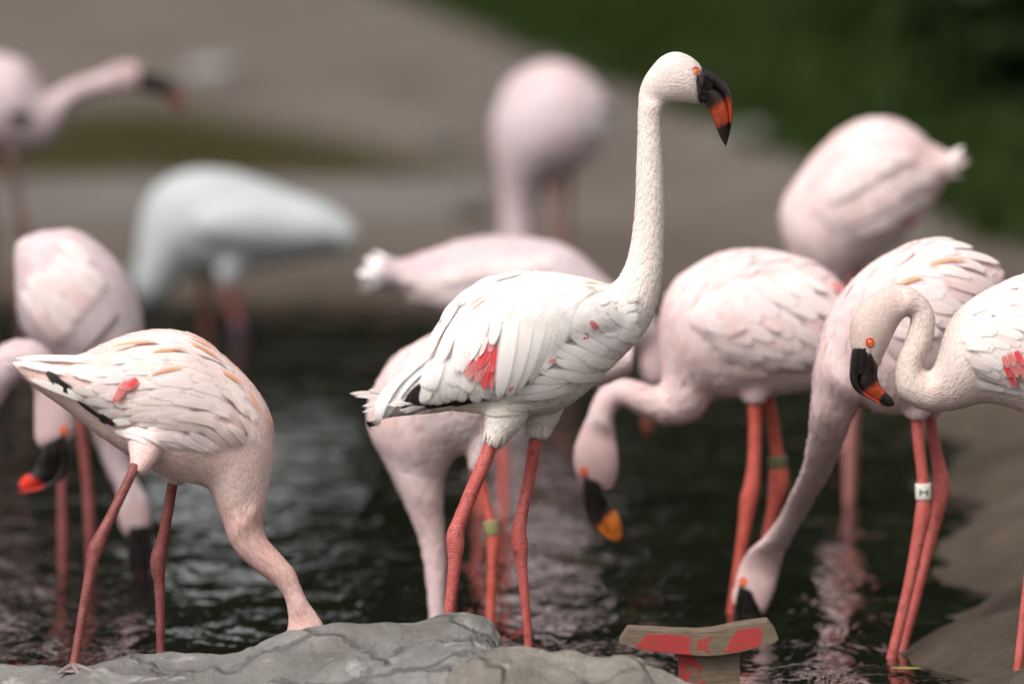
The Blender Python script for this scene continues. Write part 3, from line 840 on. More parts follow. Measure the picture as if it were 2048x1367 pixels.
# ------------------------------------------------------------------ feeding stand of painted wood
def stand():
    Y0 = 11.62
    root = empty('feeding_stand', tuple(W(1420, 1310, Y0)[:2]) + (0,)); org = np.array(root.location)
    tag(root, 'curved brown wooden stand with flaking red paint rising from the water', 'feeding stand')
    s = NT('flaking_red_paint', .6)
    n1, n2 = s.noise(30, 5, .65), s.noise(40, 6, .7, s.map((1, 1, 9)))
    wood = s.mix(s.rng(n2, .35, .65), (0.075, 0.055, 0.034), (0.17, 0.128, 0.085))
    red = s.mix(s.rng(n2, .35, .7), (0.34, 0.022, 0.020), (0.22, 0.028, 0.025))
    paint = s.rng(s.math('ADD', s.attr('paint'), s.math('MULTIPLY', s.math('SUBTRACT', s.noise(60, 5, .75), .5), 2.0)), .44, .54)
    s.color(s.mix(paint, wood, red)); s.bump(s.math('ADD', s.math('MULTIPLY', paint, .6), n2), .4, .002)
    top = [(1240, 1283), (1256, 1258), (1300, 1260), (1350, 1263), (1400, 1264), (1430, 1261), (1480, 1250), (1536, 1243), (1551, 1262), (1556, 1275)]
    bot = [(1241, 1286), (1262, 1293), (1300, 1300), (1350, 1306), (1400, 1310), (1430, 1310), (1480, 1303), (1530, 1291), (1549, 1284), (1557, 1278)]
    n = 90
    tt = np.linspace(0, len(top) - 1, n); ii = np.arange(len(top))
    A = np.array([(np.interp(t, ii, [q[0] for q in top]), np.interp(t, ii, [q[1] for q in top])) for t in tt])
    Bq = np.array([(np.interp(t, ii, [q[0] for q in bot]), np.interp(t, ii, [q[1] for q in bot])) for t in tt])
    V, pa = [], []
    m = 10
    for a, b in zip(A, Bq):
        for k in range(m):
            f = k / (m - 1); q = a + (b - a) * f
            V.append(W(q[0], q[1], Y0)); u = q[0]
            on = (1262 < u - f * 0 and 0) or 0
            e = min(f, 1 - f)
            patch = max(float(smooth(1282 - 22 * f, 1306 - 22 * f, u) * smooth(1392, 1368, u)), float(smooth(1470 - 40 * f, 1492 - 40 * f, u) * smooth(1536, 1514, u)), 0.48 * float(smooth(1385, 1395, u) * smooth(1440, 1420, u)))
            pa.append(patch * float(smooth(.04, .24, f)) * float(smooth(1.02, .9, f) if u > 1400 else 1))
        for k in range(m):
            f = 1 - k / (m - 1); q = a + (b - a) * f; V.append(W(q[0], q[1], Y0) + (0, .06, 0)); pa.append(0)
    r = 2 * m
    F = ring_faces(n, r)
    o = mesh_obj('board', V, F, s.m, root, org)
    a = o.data.attributes.new('paint', 'FLOAT', 'POINT'); a.data.foreach_set('value', pa)
    bv = o.modifiers.new('b', 'BEVEL'); bv.width = .002; bv.segments = 2; bv.limit_method = 'ANGLE'; bv.angle_limit = 1.0
    me2 = o.data; me2.polygons.foreach_set('use_smooth', [False] * len(me2.polygons))
    # post
    zt = W(1420, 1309, Y0)[2] + .004; V, F, pa = [], [], []
    x0, x1 = W(1358, 1320, Y0)[0], W(1480, 1320, Y0)[0]; nz = 14
    for k in range(nz):
        z = zt + (BED - .01 - zt) * k / (nz - 1)
        for (x, y) in ((x0, .02), (x0 + (x1 - x0) * .25, .018), (x0 + (x1 - x0) * .5, .018), (x0 + (x1 - x0) * .75, .018), (x1, .02), (x1, .095), (x0, .095)):
            V.append((x, Y0 + y, z)); pa.append(.55 if x < x0 + (x1 - x0) * .4 else .15)
    o = mesh_obj('post', V, ring_faces(nz, 7), s.m, root, org, smooth=False)
    a = o.data.attributes.new('paint', 'FLOAT', 'POINT'); a.data.foreach_set('value', pa)
stand()

# a small leaf floating at the shore
lc = W(1812, 1347, 12.3); lc[2] = 0.003
lv, lf = [], []
for i in range(9):
    t = i / 8; w = .011 * math.sin(math.pi * min(t * .92 + .06, 1))
    for x in (-1, 0, 1): lv.append((lc[0] + (t - .5) * .05 + x * w * .3, lc[1] + x * w + (t - .5) * -.03, .0025 + .002 * abs(x) + .003 * t))
for i in range(8):
    for j in range(2): a = i * 3 + j; lf.append((a, a + 1, a + 4, a + 3))
tag(mesh_obj('leaf', lv, lf, simple_mat('leaf_yellow_green', (0.26, 0.27, 0.06), (0.32, 0.30, 0.10), .5, 90), None, None), 'single yellow green leaf floating by the banded flamingo legs', 'leaf')

# ================================================================== BIRDS
FLOCK = 'flamingos feeding in the pond'
# ---- the white flamingo standing upright
M = bird('flamingo', 'white flamingo standing upright with raised neck and red wing patch behind the rocks', 'flamingo', 12.0,
    [(752, 806, 762, 836), (790, 776, 808, 830), (838, 730, 862, 825), (868, 682, 915, 820), (905, 617, 975, 828), (950, 577, 1030, 833), (1010, 547, 1080, 829), (1075, 542, 1120, 819),
     (1130, 548, 1160, 794), (1180, 557, 1205, 751), (1212, 567, 1252, 706), (1224, 568, 1285, 671), (1235, 557, 1308, 630), (1246, 540, 1320, 580), (1256, 515, 1325, 540), (1263, 480, 1327, 495),
     (1269, 430, 1328, 440), (1272, 380, 1328, 385), (1273, 330, 1326, 332), (1275, 280, 1323, 280), (1276, 235, 1322, 235), (1277, 205, 1326, 216), (1279, 183, 1335, 206), (1287, 160, 1352, 204),
     (1301, 138, 1370, 205), (1323, 114, 1388, 207), (1350, 104, 1397, 208), (1376, 111, 1400, 205), (1394, 124, 1400, 195), (1404, 134, 1403, 178)],
    12, 22, 'main',
    [[(985, 878, 13, -.035), (968, 925, 14.5, -.035), (942, 985, 14.5, -.035), (920, 1040, 15, -.035), (911, 1068, 18, -.035), (911, 1090, 18.5, -.035), (910, 1120, 14.5, -.035), (906, 1160, 12.5, -.035), (898, 1220, 10.5, -.035), (890, 1290, 9.5, -.035), (884, 1380, 9.5, -.035)],
     [(1072, 868, 13.5, .035), (1063, 930, 13, .035), (1049, 1000, 12, .035), (1039, 1050, 14.5, .035), (1037, 1072, 17, .035), (1040, 1092, 17, .035), (1043, 1130, 12, .035), (1049, 1190, 10, .035), (1056, 1280, 8.5, .035), (1060, 1380, 8.5, .035)]],
    thighs=[[(1020, 770, 60, -.02), (1010, 825, 46, -.03), (998, 858, 32, -.035), (988, 882, 22, -.035), (984, 892, 15, -.035)],
            [(1085, 760, 60, .02), (1085, 815, 42, .03), (1078, 848, 31, .035), (1073, 868, 26, .035), (1071, 876, 15, .035)]],
    bill=[(1406, 132, 1388, 160), (1412, 137, 1396, 198), (1421, 142, 1402, 208), (1437, 152, 1409, 208), (1455, 171, 1419, 222), (1464, 197, 1427, 242), (1466, 225, 1435, 262), (1463, 250, 1441, 276), (1458, 273, 1447, 286), (1453, 291, 1451, 292)],
    split=(.62, .46, .33, .26, .24, .24), eye=(1391, 143, 6.0), voxel=0.0035, wing=[(838, 745, 838, 800, .004), (868, 690, 872, 808), (905, 640, 920, 808), (960, 598, 975, 802), (1030, 575, 1040, 785), (1100, 570, 1095, 740), (1160, 578, 1150, 700), (1205, 590, 1190, 680), (1238, 615, 1225, 668, .004)],
    leg_key='coral', bill_key='main', cover=3.0, lorek=(1.9, 1.0), lift_k=.75)
wh = ['white', 'white', 'white', 'warm']
# dark flight feathers along the lower edge of the wing
for b, t, w in (((1004, 786), (905, 806), 15), ((960, 795), (840, 812), 15), ((905, 799), (815, 813), 16), ((868, 765), (828, 806), 40), ((852, 766), (812, 808), 26), ((846, 782), (804, 813), 18)):
    feather(M, b, t, w, 'black', .002, .02, .004)
row(M, (815, 800), (870, 814), 8, (-44, 6), (-30, 0), 9, ['white', 'palegrey'], .006, .06, base=0.0045, wob=.3)
# tail
for b, t, w, m in (((800, 792), (697, 786), 17, 'blush'), ((800, 782), (735, 780), 18, 'blush'), ((805, 800), (722, 812), 14, 'warm'), ((800, 806), (722, 824), 10, 'white'), ((810, 815), (745, 838), 18, 'blush'), ((812, 798), (705, 792), 12, 'warm')):
    feather(M, b, t, w, m, .004, .04, .002, parent=M['wing'], wob=.2, round_=.1, follow=False)
# greater coverts, rounded, along the lower edge
row(M, (985, 742), (868, 742), 10, (2, 52), (-24, 62), 36, ['white', 'white', 'palegrey', 'warm'], .002, 0, base=0.0045, round_=1.0)
row(M, (1000, 722), (872, 712), 9, (-10, 58), (-26, 62), 38, ['white', 'white', 'warm'], .002, 0, base=0.0049, round_=1.0)
# long drooping tertial with its black tip and the fold below it
feather(M, (882, 700), (745, 846), 40, 'white', .010, .07, .009, round_=.45)
feather(M, (872, 722), (762, 842), 30, 'palegrey', .004, .10, .004)
feather(M, (768, 824), (737, 853), 18, 'black', .002, .03, .022, round_=.2)
# scapulars and tertials: long soft feathers in tiers from the back downwards
row(M, (900, 640), (985, 615), 4, (-38, 88), (-48, 100), 44, wh, .0015, .05, base=0.0060, jit=.06)
feather(M, (955, 625), (918, 745), 44, 'white', .004, .04, .009)
feather(M, (980, 618), (942, 748), 44, 'white', .004, .05, .0095)
# scarlet coverts
for b, t, w, m in (((968, 700), (937, 750), 19, 'rosered'), ((960, 716), (944, 754), 18, 'rosered'), ((982, 706), (957, 760), 25, 'rosered'), ((988, 716), (971, 771), 25, 'red'), ((994, 728), (985, 770), 14, 'rosered'),
                   ((990, 678), (961, 735), 26, 'red'), ((995, 690), (988, 740), 18, 'red'), ((992, 668), (984, 704), 18, 'rosered')):
    feather(M, b, t, w, m, .003, .02, .0115)
feather(M, (1000, 640), (988, 690), 26, 'warm', .003, .02, .0125)
feather(M, (978, 662), (948, 722), 15, 'white', .002, .04, .0135, round_=.3)
feather(M, (984, 668), (966, 712), 12, 'blush', .002, .04, .0138, round_=.3)
feather(M, (952, 700), (930, 742), 12, 'blush', .002, .04, .0125, round_=.3)
feather(M, (1030, 620), (999, 786), 42, 'white', .005, -.02, .013)
feather(M, (1060, 620), (1014, 786), 42, 'warm', .005, -.03, .011)
feather(M, (1086, 625), (1030, 776), 40, 'white', .004, -.03, .010)
feather(M, (1110, 625), (1052, 762), 40, 'warm', .004, -.03, .009)
feather(M, (1135, 622), (1080, 740), 40, 'white', .004, -.03, .008)
row(M, (925, 606), (1120, 585), 9, (-52, 92), (-62, 130), 44, wh, .0015, .05, base=0.0049, jit=.06)
row(M, (950, 585), (1150, 580), 9, (-72, 70), (-70, 100), 40, wh, .0015, .07, base=0.0049)
row(M, (985, 568), (1185, 572), 10, (-82, 46), (-74, 60), 34, wh, .002, .09, base=0.0037, curve=(0, -10))
row(M, (1010, 556), (1185, 566), 9, (-80, 26), (-74, 28), 26, wh, .002, .10, base=0.0030, curve=(0, -8))
row(M, (1130, 615), (1200, 600), 6, (-46, 80), (-54, 62), 38, wh, .0015, .04, base=0.0049)
row(M, (1160, 640), (1225, 605), 6, (-46, 44), (-56, 40), 36, wh, .0015, .03, base=0.0049)
for b, t, w in (((1195, 580), (1160, 578), 8), ((985, 600), (945, 622), 8)):
    feather(M, b, t, w, 'orange', .001, .05, .0135, round_=.1)
# hints of scarlet between the breast-side feathers, then those feathers swept back over the wing
for b, t, w in (((1190, 651), (1172, 640), 15), ((1172, 676), (1158, 664), 9), ((1112, 715), (1092, 719), 8), ((1040, 752), (1016, 772), 9)):
    feather(M, b, t, w, 'rosered', .002, 0, .0125)
for b, t, w, m in (((1262, 672), (1182, 634), 36, 'white'), ((1248, 690), (1160, 645), 34, 'white'), ((1228, 702), (1130, 660), 34, 'white'), ((1215, 716), (1108, 683), 28, 'white'), ((1200, 722), (1088, 690), 26, 'white'),
                   ((1200, 735), (1098, 714), 24, 'warm'), ((1180, 742), (1072, 736), 26, 'white'), ((1160, 745), (1050, 752), 26, 'warm'), ((1140, 752), (1022, 775), 28, 'white'), ((1120, 765), (1004, 790), 26, 'warm'), ((1150, 765), (1040, 788), 26, 'warm'),
                   ((1270, 650), (1205, 622), 32, 'white'), ((1232, 720), (1160, 716), 28, 'warm'), ((1210, 745), (1120, 748), 28, 'warm')):
    feather(M, b, t, w, m, .0035, -.10, .007, wob=.1, parent=None, round_=.3)
for x0, x1, k in ((1276, 1282, 0), (1258, 1266, 1), (1240, 1250, 2), (1224, 1234, 3)):
    row(M, (x0, 588 + k * 2), (x1, 676 - k * 4), 11, (-30, 14), (-34, -6), 17, ['white', 'white', 'warm'], .0015, -.04, base=.004 + .001 * k, round_=.8, jit=.25)
# loose down hanging over the tops of the legs
row(M, (970, 862), (1010, 862), 9, (-2, 26), (-8, 26), 9, ['cream'], .002, 0, base=.001, round_=.3, jit=.3)
row(M, (1052, 848), (1102, 846), 9, (2, 26), (-8, 26), 9, ['cream'], .002, 0, base=.001, round_=.3, jit=.3)
# soft belly feathers
row(M, (1200, 740), (1040, 808), 10, (-84, 24), (-76, 0), 26, ['cream'], .002, -.05, base=.001, round_=.3)
row(M, (1130, 800), (1010, 820), 6, (-74, 14), (-66, 0), 22, ['cream'], .002, -.03, base=.001, round_=.3)
row(M, (1010, 806), (880, 814), 8, (-70, 4), (-60, 4), 18, ['cream'], .001, -.02, base=.001, round_=.2)

# ---- the curled-neck flamingo at the shore
R = bird('flamingo', 'cream flamingo with curled neck and lowered dark bill beside the bare bank', 'flamingo', 12.05,
    [(2330, 700, 2325, 720), (2250, 600, 2260, 790), (2150, 545, 2170, 830), (2060, 545, 2080, 832), (2000, 566, 2010, 811), (1950, 593, 1965, 805), (1916, 621, 1935, 813), (1894, 655, 1912, 818), (1879, 700, 1892, 821),
     (1869, 730, 1868, 822), (1858, 741, 1843, 818), (1850, 738, 1818, 807), (1846, 731, 1799, 789), (1847, 722, 1791, 765), (1852, 712, 1791, 739), (1860, 696, 1797, 713), (1866, 675, 1807, 690), (1870, 650, 1817, 661),
     (1868, 626, 1821, 643), (1859, 607, 1819, 633), (1844, 589, 1812, 631), (1820, 574, 1805, 637), (1790, 569, 1797, 648), (1760, 579, 1789, 662), (1734, 598, 1781, 680), (1714, 618, 1773, 697), (1702, 640, 1766, 712), (1700, 665, 1760, 726), (1701, 688, 1756, 734), (1705, 704, 1748, 728)],
    9, 22, 'cream',
    [[(2085, 800, 16, -.03), (2080, 900, 14, -.03), (2075, 1040, 13, -.03), (2072, 1070, 17, -.03), (2064, 1120, 13, -.03), (2046, 1250, 10, -.03), (2030, 1390, 9, -.03)],
     [(2130, 800, 16, .04), (2135, 900, 14, .04), (2140, 1040, 13, .04), (2140, 1080, 17, .04), (2130, 1150, 12, .04), (2110, 1400, 9, .04)]],
    thighs=[[(2100, 770, 55, -.02), (2090, 820, 36, -.03), (2085, 850, 24, -.03)], [(2140, 770, 55, .02), (2132, 820, 36, .04), (2130, 850, 24, .04)]],
    bill=[(1706, 694, 1749, 692), (1702, 708, 1752, 712), (1700, 728, 1756, 733), (1699, 750, 1755, 745), (1704, 771, 1756, 757), (1717, 786, 1761, 769), (1736, 796, 1768, 779), (1753, 805, 1775, 787), (1769, 812, 1783, 795), (1781, 813, 1788, 803), (1789, 809, 1789, 807)],
    split=(.5, .42, .28, .22, .2, .2), eye=(1740, 684, 6.0), lid=LID2, voxel=0.0035, leg_key='coral', bill_key='main', cover=3.0, lorek=(1.35, 1.0), lift_k=.75,
    wing=[(1925, 690, 1930, 730, .004), (1950, 640, 1960, 765), (2000, 600, 2010, 775), (2060, 575, 2075, 790), (2150, 570, 2165, 800), (2250, 640, 2255, 780), (2300, 690, 2300, 740, .004)])
cw = ['warm', 'blush', 'warm', 'warm']
row(R, (1940, 632), (2045, 560), 9, (48, -14), (56, -8), 24, cw, .002, -.14, base=0.0020, round_=.8, jit=.25)
row(R, (1928, 655), (2040, 580), 10, (52, -12), (60, 4), 25, cw, .002, -.14, base=0.0026, round_=.8, jit=.25)
row(R, (1922, 675), (2040, 606), 10, (56, -4), (62, 14), 25, cw, .002, -.14, base=0.0033, round_=.8, jit=.25)
row(R, (1926, 695), (2040, 635), 10, (60, 8), (62, 26), 25, cw, .002, -.14, base=0.0039, round_=.8, jit=.25)
row(R, (1938, 715), (2040, 668), 9, (58, 18), (58, 36), 25, cw, .002, -.12, base=0.0039, round_=.7, jit=.25)
row(R, (1950, 730), (2040, 695), 8, (54, 24), (54, 42), 24, cw, .002, -.12, base=0.0039, round_=.7, jit=.25)
for b, t, w, m in (((2008, 706), (2020, 730), 15, 'rosered'), ((2020, 700), (2034, 728), 16, 'rosered'), ((2034, 698), (2050, 726), 16, 'red'), ((2012, 722), (2026, 748), 16, 'red'), ((2026, 718), (2040, 748), 17, 'rosered'), ((2020, 738), (2036, 764), 15, 'red'), ((2040, 722), (2056, 752), 16, 'rosered')):
    feather(R, b, t, w, m, .002, 0, .010, round_=.8)
row(R, (1945, 735), (2030, 762), 6, (66, 28), (60, 26), 24, ['warm', 'blush'], .003, -.08, base=0.0023)
row(R, (1950, 765), (2030, 780), 4, (70, 10), (60, 12), 20, ['warm'], .003, -.04, base=0.0020)

# ---- the salmon bird bending over the slab
Bb = bird('flamingo', 'salmon pink flamingo with orange streaked back bending its neck down behind the long slab', 'flamingo', 11.85,
    [(22, 723, 28, 735), (80, 718, 62, 768), (150, 712, 128, 815), (215, 683, 195, 868), (275, 663, 255, 908), (335, 658, 310, 943), (395, 671, 355, 960), (450, 713, 385, 965), (500, 761, 405, 970), (536, 815, 418, 978), (548, 868, 428, 996),
     (546, 920, 437, 1020), (539, 970, 446, 1045), (529, 1010, 454, 1068), (525, 1045, 464, 1090), (535, 1078, 484, 1116), (560, 1107, 515, 1142), (587, 1138, 548, 1167), (602, 1172, 567, 1190), (614, 1200, 575, 1218), (632, 1225, 577, 1245), (650, 1255, 572, 1275), (662, 1290, 576, 1310), (660, 1330, 592, 1340), (640, 1365, 605, 1368)],
    13, 20, 'salmon',
    [[(272, 928, 10, -.10), (245, 985, 10, -.11), (218, 1040, 11, -.12), (196, 1085, 15, -.13), (188, 1108, 15, -.13), (180, 1145, 11, -.135), (165, 1225, 9, -.14), (152, 1300, 8, -.15), (146, 1338, 8, -.155, 1)],
     [(347, 955, 11, .05), (338, 1010, 11, .05), (326, 1075, 12, .05), (318, 1108, 16, .05), (316, 1135, 15, .05), (319, 1170, 11, .05), (321, 1250, 9, .05), (321, 1330, 9, .05), (322, 1400, 9, .05)]],
    thighs=[[(300, 860, 50, -.03), (288, 910, 30, -.08), (273, 945, 14, -.10)], [(352, 880, 52, .03), (350, 945, 30, .05), (347, 968, 15, .05)]],
    bill=[(648, 1350, 602, 1355), (650, 1385, 604, 1390), (640, 1420, 606, 1418), (622, 1445, 608, 1440), (612, 1455, 608, 1452)], leg_key='dark', voxel=.004, cover=2.6, lift_k=.8,
    wing=[(120, 735, 128, 775, .004), (170, 720, 180, 815), (230, 695, 235, 850), (300, 680, 300, 870), (370, 700, 350, 880), (430, 750, 400, 890), (480, 810, 440, 900), (505, 850, 470, 900, .004)])
for b, t, w in (((240, 850), (195, 822), 15), ((210, 835), (155, 795), 12), ((150, 785), (95, 745), 24), ((222, 842), (202, 825), 24)):
    feather(Bb, b, t, w, 'black', .003, 0, .006)
for b, t, w, m in (((190, 725), (30, 726), 30, 'white'), ((150, 752), (30, 728), 22, 'blush'), ((180, 800), (60, 752), 22, 'warm')):
    feather(Bb, b, t, w, m, .003, .02, .006, round_=.2)
sw = ['peach', 'peach', 'blush']
row(Bb, (270, 835), (200, 790), 7, (-48, 8), (-50, -18), 24, ['blush', 'warm'], .002, .05, base=0.0026, round_=1)
row(Bb, (285, 800), (200, 745), 8, (-62, 6), (-66, -10), 26, sw, .002, .05, base=0.0033, round_=1)
for b, t, w, m in (((262, 758), (236, 798), 22, 'rosered'), ((282, 762), (244, 775), 24, 'rosered'), ((280, 756), (262, 778), 16, 'red'), ((255, 780), (232, 798), 16, 'red')):
    feather(Bb, b, t, w, m, .002, 0, .011)
row(Bb, (380, 875), (300, 740), 11, (-96, 0), (-100, 10), 26, sw, .002, .10, base=0.0039, jit=.25)
row(Bb, (415, 860), (330, 705), 12, (-92, -8), (-100, 8), 25, sw, .002, .10, base=0.0042, jit=.25)
row(Bb, (445, 850), (360, 690), 12, (-86, -18), (-96, 4), 24, sw, .002, .12, base=0.0042, jit=.25)
row(Bb, (470, 840), (395, 688), 11, (-72, -32), (-88, -6), 23, sw, .002, .12, base=0.0039, jit=.25)
row(Bb, (495, 835), (430, 700), 10, (-60, -42), (-78, -22), 22, sw, .002, .12, base=0.0033, jit=.25)
row(Bb, (515, 850), (460, 735), 8, (-46, -50), (-60, -38), 20, sw, .002, .10, base=0.0020, jit=.25)
for b, t, w in (((320, 690), (222, 704), 13), ((372, 706), (300, 710), 10), ((440, 728), (372, 690), 12), ((430, 705), (368, 678), 9), ((484, 776), (432, 744), 12), ((512, 822), (488, 786), 11), ((538, 852), (524, 824), 10), ((370, 736), (300, 752), 9)):
    feather(Bb, b, t, w, 'orange', .001, .06, .0085, round_=.1)
row(Bb, (505, 885), (420, 905), 9, (-40, -52), (-70, -30), 20, sw, .003, .08, base=0.0031)
row(Bb, (420, 900), (300, 890), 6, (-72, -26), (-66, -34), 26, ['blush', 'warm'], .004, .05, base=0.0026)

# ---- pale rose bird whose long neck hangs behind the white one
I_ = bird('flamingo', 'rose flamingo with yellow green leg band, neck hanging straight down behind the white one', 'flamingo', 12.85,
    [(1268, 690, 1262, 745), (1220, 660, 1212, 768), (1150, 640, 1142, 786), (1060, 640, 1052, 815), (970, 645, 1005, 848), (890, 660, 972, 882), (830, 685, 948, 903), (785, 717, 925, 910), (752, 765, 908, 918), (733, 820, 900, 930), (740, 870, 893, 945),
     (762, 912, 888, 965), (792, 970, 886, 1000), (819, 1030, 887, 1040), (839, 1085, 891, 1085), (851, 1150, 893, 1150), (857, 1220, 891, 1220), (860, 1270, 905, 1270), (862, 1310, 915, 1310), (878, 1340, 908, 1342)],
    12, 17, 'rose',
    [[(952, 930, 12, -.03), (966, 985, 11, -.03), (980, 1035, 11, -.03), (986, 1072, 14, -.03), (987, 1090, 14, -.03), (985, 1130, 11, -.03), (981, 1230, 9.5, -.03), (980, 1290, 9, -.03)],
     [(968, 930, 12, .04), (945, 990, 11, .04), (915, 1060, 12, .04), (908, 1085, 14, .04), (906, 1150, 10, .04), (900, 1290, 9, .04)]],
    thighs=[[(968, 820, 44, -.02), (958, 900, 26, -.03), (952, 945, 14, -.03)], [(985, 820, 44, .02), (972, 900, 24, .04), (966, 945, 14, .04)]],
    bill=[(880, 1325, 912, 1330), (878, 1345, 912, 1348), (880, 1370, 906, 1372), (890, 1392, 900, 1390)], leg_key='red', voxel=.0055, flake_len=1.7, lift_k=1.5, cover=2.2, group=FLOCK)
band(I_, 0, 1050, simple_mat('band_yellow_green', (0.20, 0.20, 0.085), (0.25, 0.25, 0.11), .4), 30)

# ---- bird with the S-shaped neck and orange bill tip
J = bird('flamingo', 'rose flamingo with neck looped low and orange tipped bill above the water', 'flamingo', 13.1,
    [(1780, 700, 1775, 720), (1720, 610, 1720, 745), (1655, 541, 1660, 770), (1590, 510, 1600, 783), (1520, 497, 1545, 790), (1450, 503, 1500, 794), (1392, 528, 1465, 795), (1348, 562, 1442, 795), (1325, 610, 1430, 795), (1318, 670, 1424, 800), (1322, 720, 1415, 815),
     (1325, 755, 1398, 833), (1318, 772, 1370, 848), (1300, 772, 1335, 850), (1275, 762, 1300, 841), (1250, 757, 1265, 823), (1225, 760, 1245, 814), (1203, 774, 1233, 818), (1188, 798, 1228, 835), (1177, 825, 1228, 855), (1165, 852, 1232, 878), (1152, 885, 1237, 910), (1147, 915, 1236, 940), (1152, 948, 1230, 965), (1167, 972, 1222, 983)],
    11, 20, 'rose',
    [[(1508, 790, 15, -.03), (1510, 860, 13.5, -.03), (1508, 930, 14, -.03), (1503, 975, 17, -.03), (1497, 1003, 18, -.03), (1490, 1050, 14, -.03), (1477, 1130, 11, -.03), (1462, 1230, 10, -.03), (1450, 1300, 10, -.03)],
     [(1535, 785, 14, .04), (1546, 850, 13, .04), (1554, 905, 14, .04), (1558, 945, 20, .04), (1556, 975, 20, .04), (1546, 1020, 13, .04), (1530, 1090, 11, .04), (1500, 1230, 10, .04), (1490, 1290, 10, .04)]],
    thighs=[[(1505, 740, 55, -.02), (1508, 785, 32, -.03), (1508, 806, 20, -.03)], [(1545, 740, 50, .02), (1536, 780, 26, .04), (1535, 795, 15, .04)]],
    bill=[(1166, 946, 1200, 962), (1165, 985, 1214, 992), (1170, 1020, 1222, 1010), (1186, 1050, 1234, 1025), (1206, 1070, 1241, 1045), (1228, 1080, 1244, 1065), (1247, 1080, 1249, 1074)],
    bill_key='orange', eye=(1168, 943, 6.5), lid=LID2, lorek=(1.7, 1.2), headk=.56, leg_key='red', voxel=.0055, flake_len=1.7, lift_k=1.5, cover=2.2, group=FLOCK,
    wing=[(1740, 640, 1745, 700, .004), (1690, 590, 1690, 730), (1620, 560, 1620, 745), (1540, 550, 1540, 745), (1460, 560, 1465, 725), (1400, 590, 1415, 700), (1370, 620, 1385, 670, .004)])
band(J, 1, 928, simple_mat('band_olive', (0.09, 0.09, 0.035), (0.13, 0.13, 0.05), .5), 26)
pk = ['pink', 'blush', 'blush', 'blush']
row(J, (1400, 640), (1560, 545), 7, (74, 34), (86, 38), 40, pk, .003, -.08, base=0.0039)
row(J, (1410, 670), (1580, 590), 7, (82, 32), (86, 44), 40, pk, .003, -.08, base=0.0043)
row(J, (1430, 705), (1590, 640), 7, (80, 22), (84, 46), 38, pk, .003, -.08, base=0.0043)
row(J, (1450, 735), (1590, 690), 5, (84, 8), (80, 26), 36, pk, .003, -.06, base=0.0031)
for b, t, w, m in (((1655, 570), (1690, 600), 30, 'rosered'), ((1640, 640), (1668, 690), 30, 'rosered'), ((1450, 668), (1495, 650), 16, 'pink'), ((1520, 640), (1560, 660), 18, 'pink')):
    feather(J, b, t, w, m, .003, 0, .010)

# ---- bird with the banded leg dipping its bill behind the stand
K = bird('flamingo', 'pink flamingo with white leg band dipping its bill by the painted stand', 'flamingo', 12.5,
    [(2012, 545, 2000, 575), (1962, 510, 1965, 690), (1902, 486, 1935, 770), (1840, 481, 1890, 815), (1780, 503, 1840, 826), (1726, 538, 1790, 829), (1682, 587, 1755, 824), (1650, 645, 1735, 815), (1633, 710, 1722, 805),
     (1625, 775, 1711, 822), (1620, 830, 1699, 850), (1614, 880, 1684, 895), (1603, 935, 1664, 942), (1581, 985, 1634, 992), (1557, 1035, 1606, 1040), (1527, 1075, 1582, 1080), (1497, 1099, 1568, 1112), (1479, 1130, 1559, 1145), (1470, 1165, 1550, 1180), (1463, 1200, 1537, 1212), (1476, 1222, 1528, 1230)],
    9, 16, 'rose',
    [[(1832, 822, 13, -.03), (1839, 900, 12, -.03), (1846, 960, 12, -.03), (1847, 1005, 15, -.03), (1846, 1028, 17, -.03), (1838, 1070, 14, -.03), (1818, 1170, 11.5, -.03), (1792, 1280, 11, -.03), (1776, 1345, 11, -.03)],
     [(1858, 825, 12, .04), (1870, 890, 12, .04), (1880, 945, 15, .04), (1883, 975, 17, .04), (1876, 1020, 14, .04), (1856, 1100, 11, .04), (1828, 1210, 10.5, .04), (1806, 1290, 10, .04), (1796, 1345, 10, .04)]],
    thighs=[[(1835, 770, 55, -.02), (1834, 815, 32, -.03), (1833, 838, 19, -.03)], [(1865, 770, 50, .02), (1860, 815, 28, .04), (1858, 835, 16, .04)]],
    bill=[(1478, 1166, 1504, 1180), (1472, 1188, 1514, 1202), (1468, 1214, 1524, 1220), (1467, 1238, 1524, 1238), (1470, 1262, 1520, 1262), (1480, 1285, 1510, 1285), (1490, 1300, 1500, 1300)], bill_key='dark', eye=(1486, 1163, 6), lid=LID2, lorek=(2.2, 1.5), headk=.45,
    dy=lambda u, v: 0.38 * float(smooth(800, 1150, v)), leg_key='coral', voxel=.0055, flake_len=1.7, lift_k=1.5, cover=2.2, group=FLOCK,
    wing=[(1985, 560, 1985, 620, .004), (1940, 530, 1950, 690), (1880, 520, 1900, 740), (1820, 540, 1850, 760), (1770, 580, 1805, 750), (1735, 630, 1770, 720, .004)])
band(K, 0, 978, simple_mat('band_white', (0.62, 0.61, 0.54), (0.68, 0.67, 0.60), .4), 32, mark=simple_mat('band_green', (0.03, 0.12, 0.07), (0.04, 0.15, 0.08)))
row(K, (1780, 560), (1850, 505), 5, (84, 10), (92, -6), 34, pk, .003, -.12, base=0.0035)
row(K, (1800, 590), (1900, 510), 6, (92, 10), (96, 22), 34, pk, .003, -.14, base=0.0047)
row(K, (1800, 625), (1900, 550), 6, (92, 20), (96, 34), 34, pk, .003, -.14, base=0.0047)
row(K, (1770, 660), (1880, 600), 5, (92, 24), (96, 40), 34, pk, .003, -.10, base=0.0039)
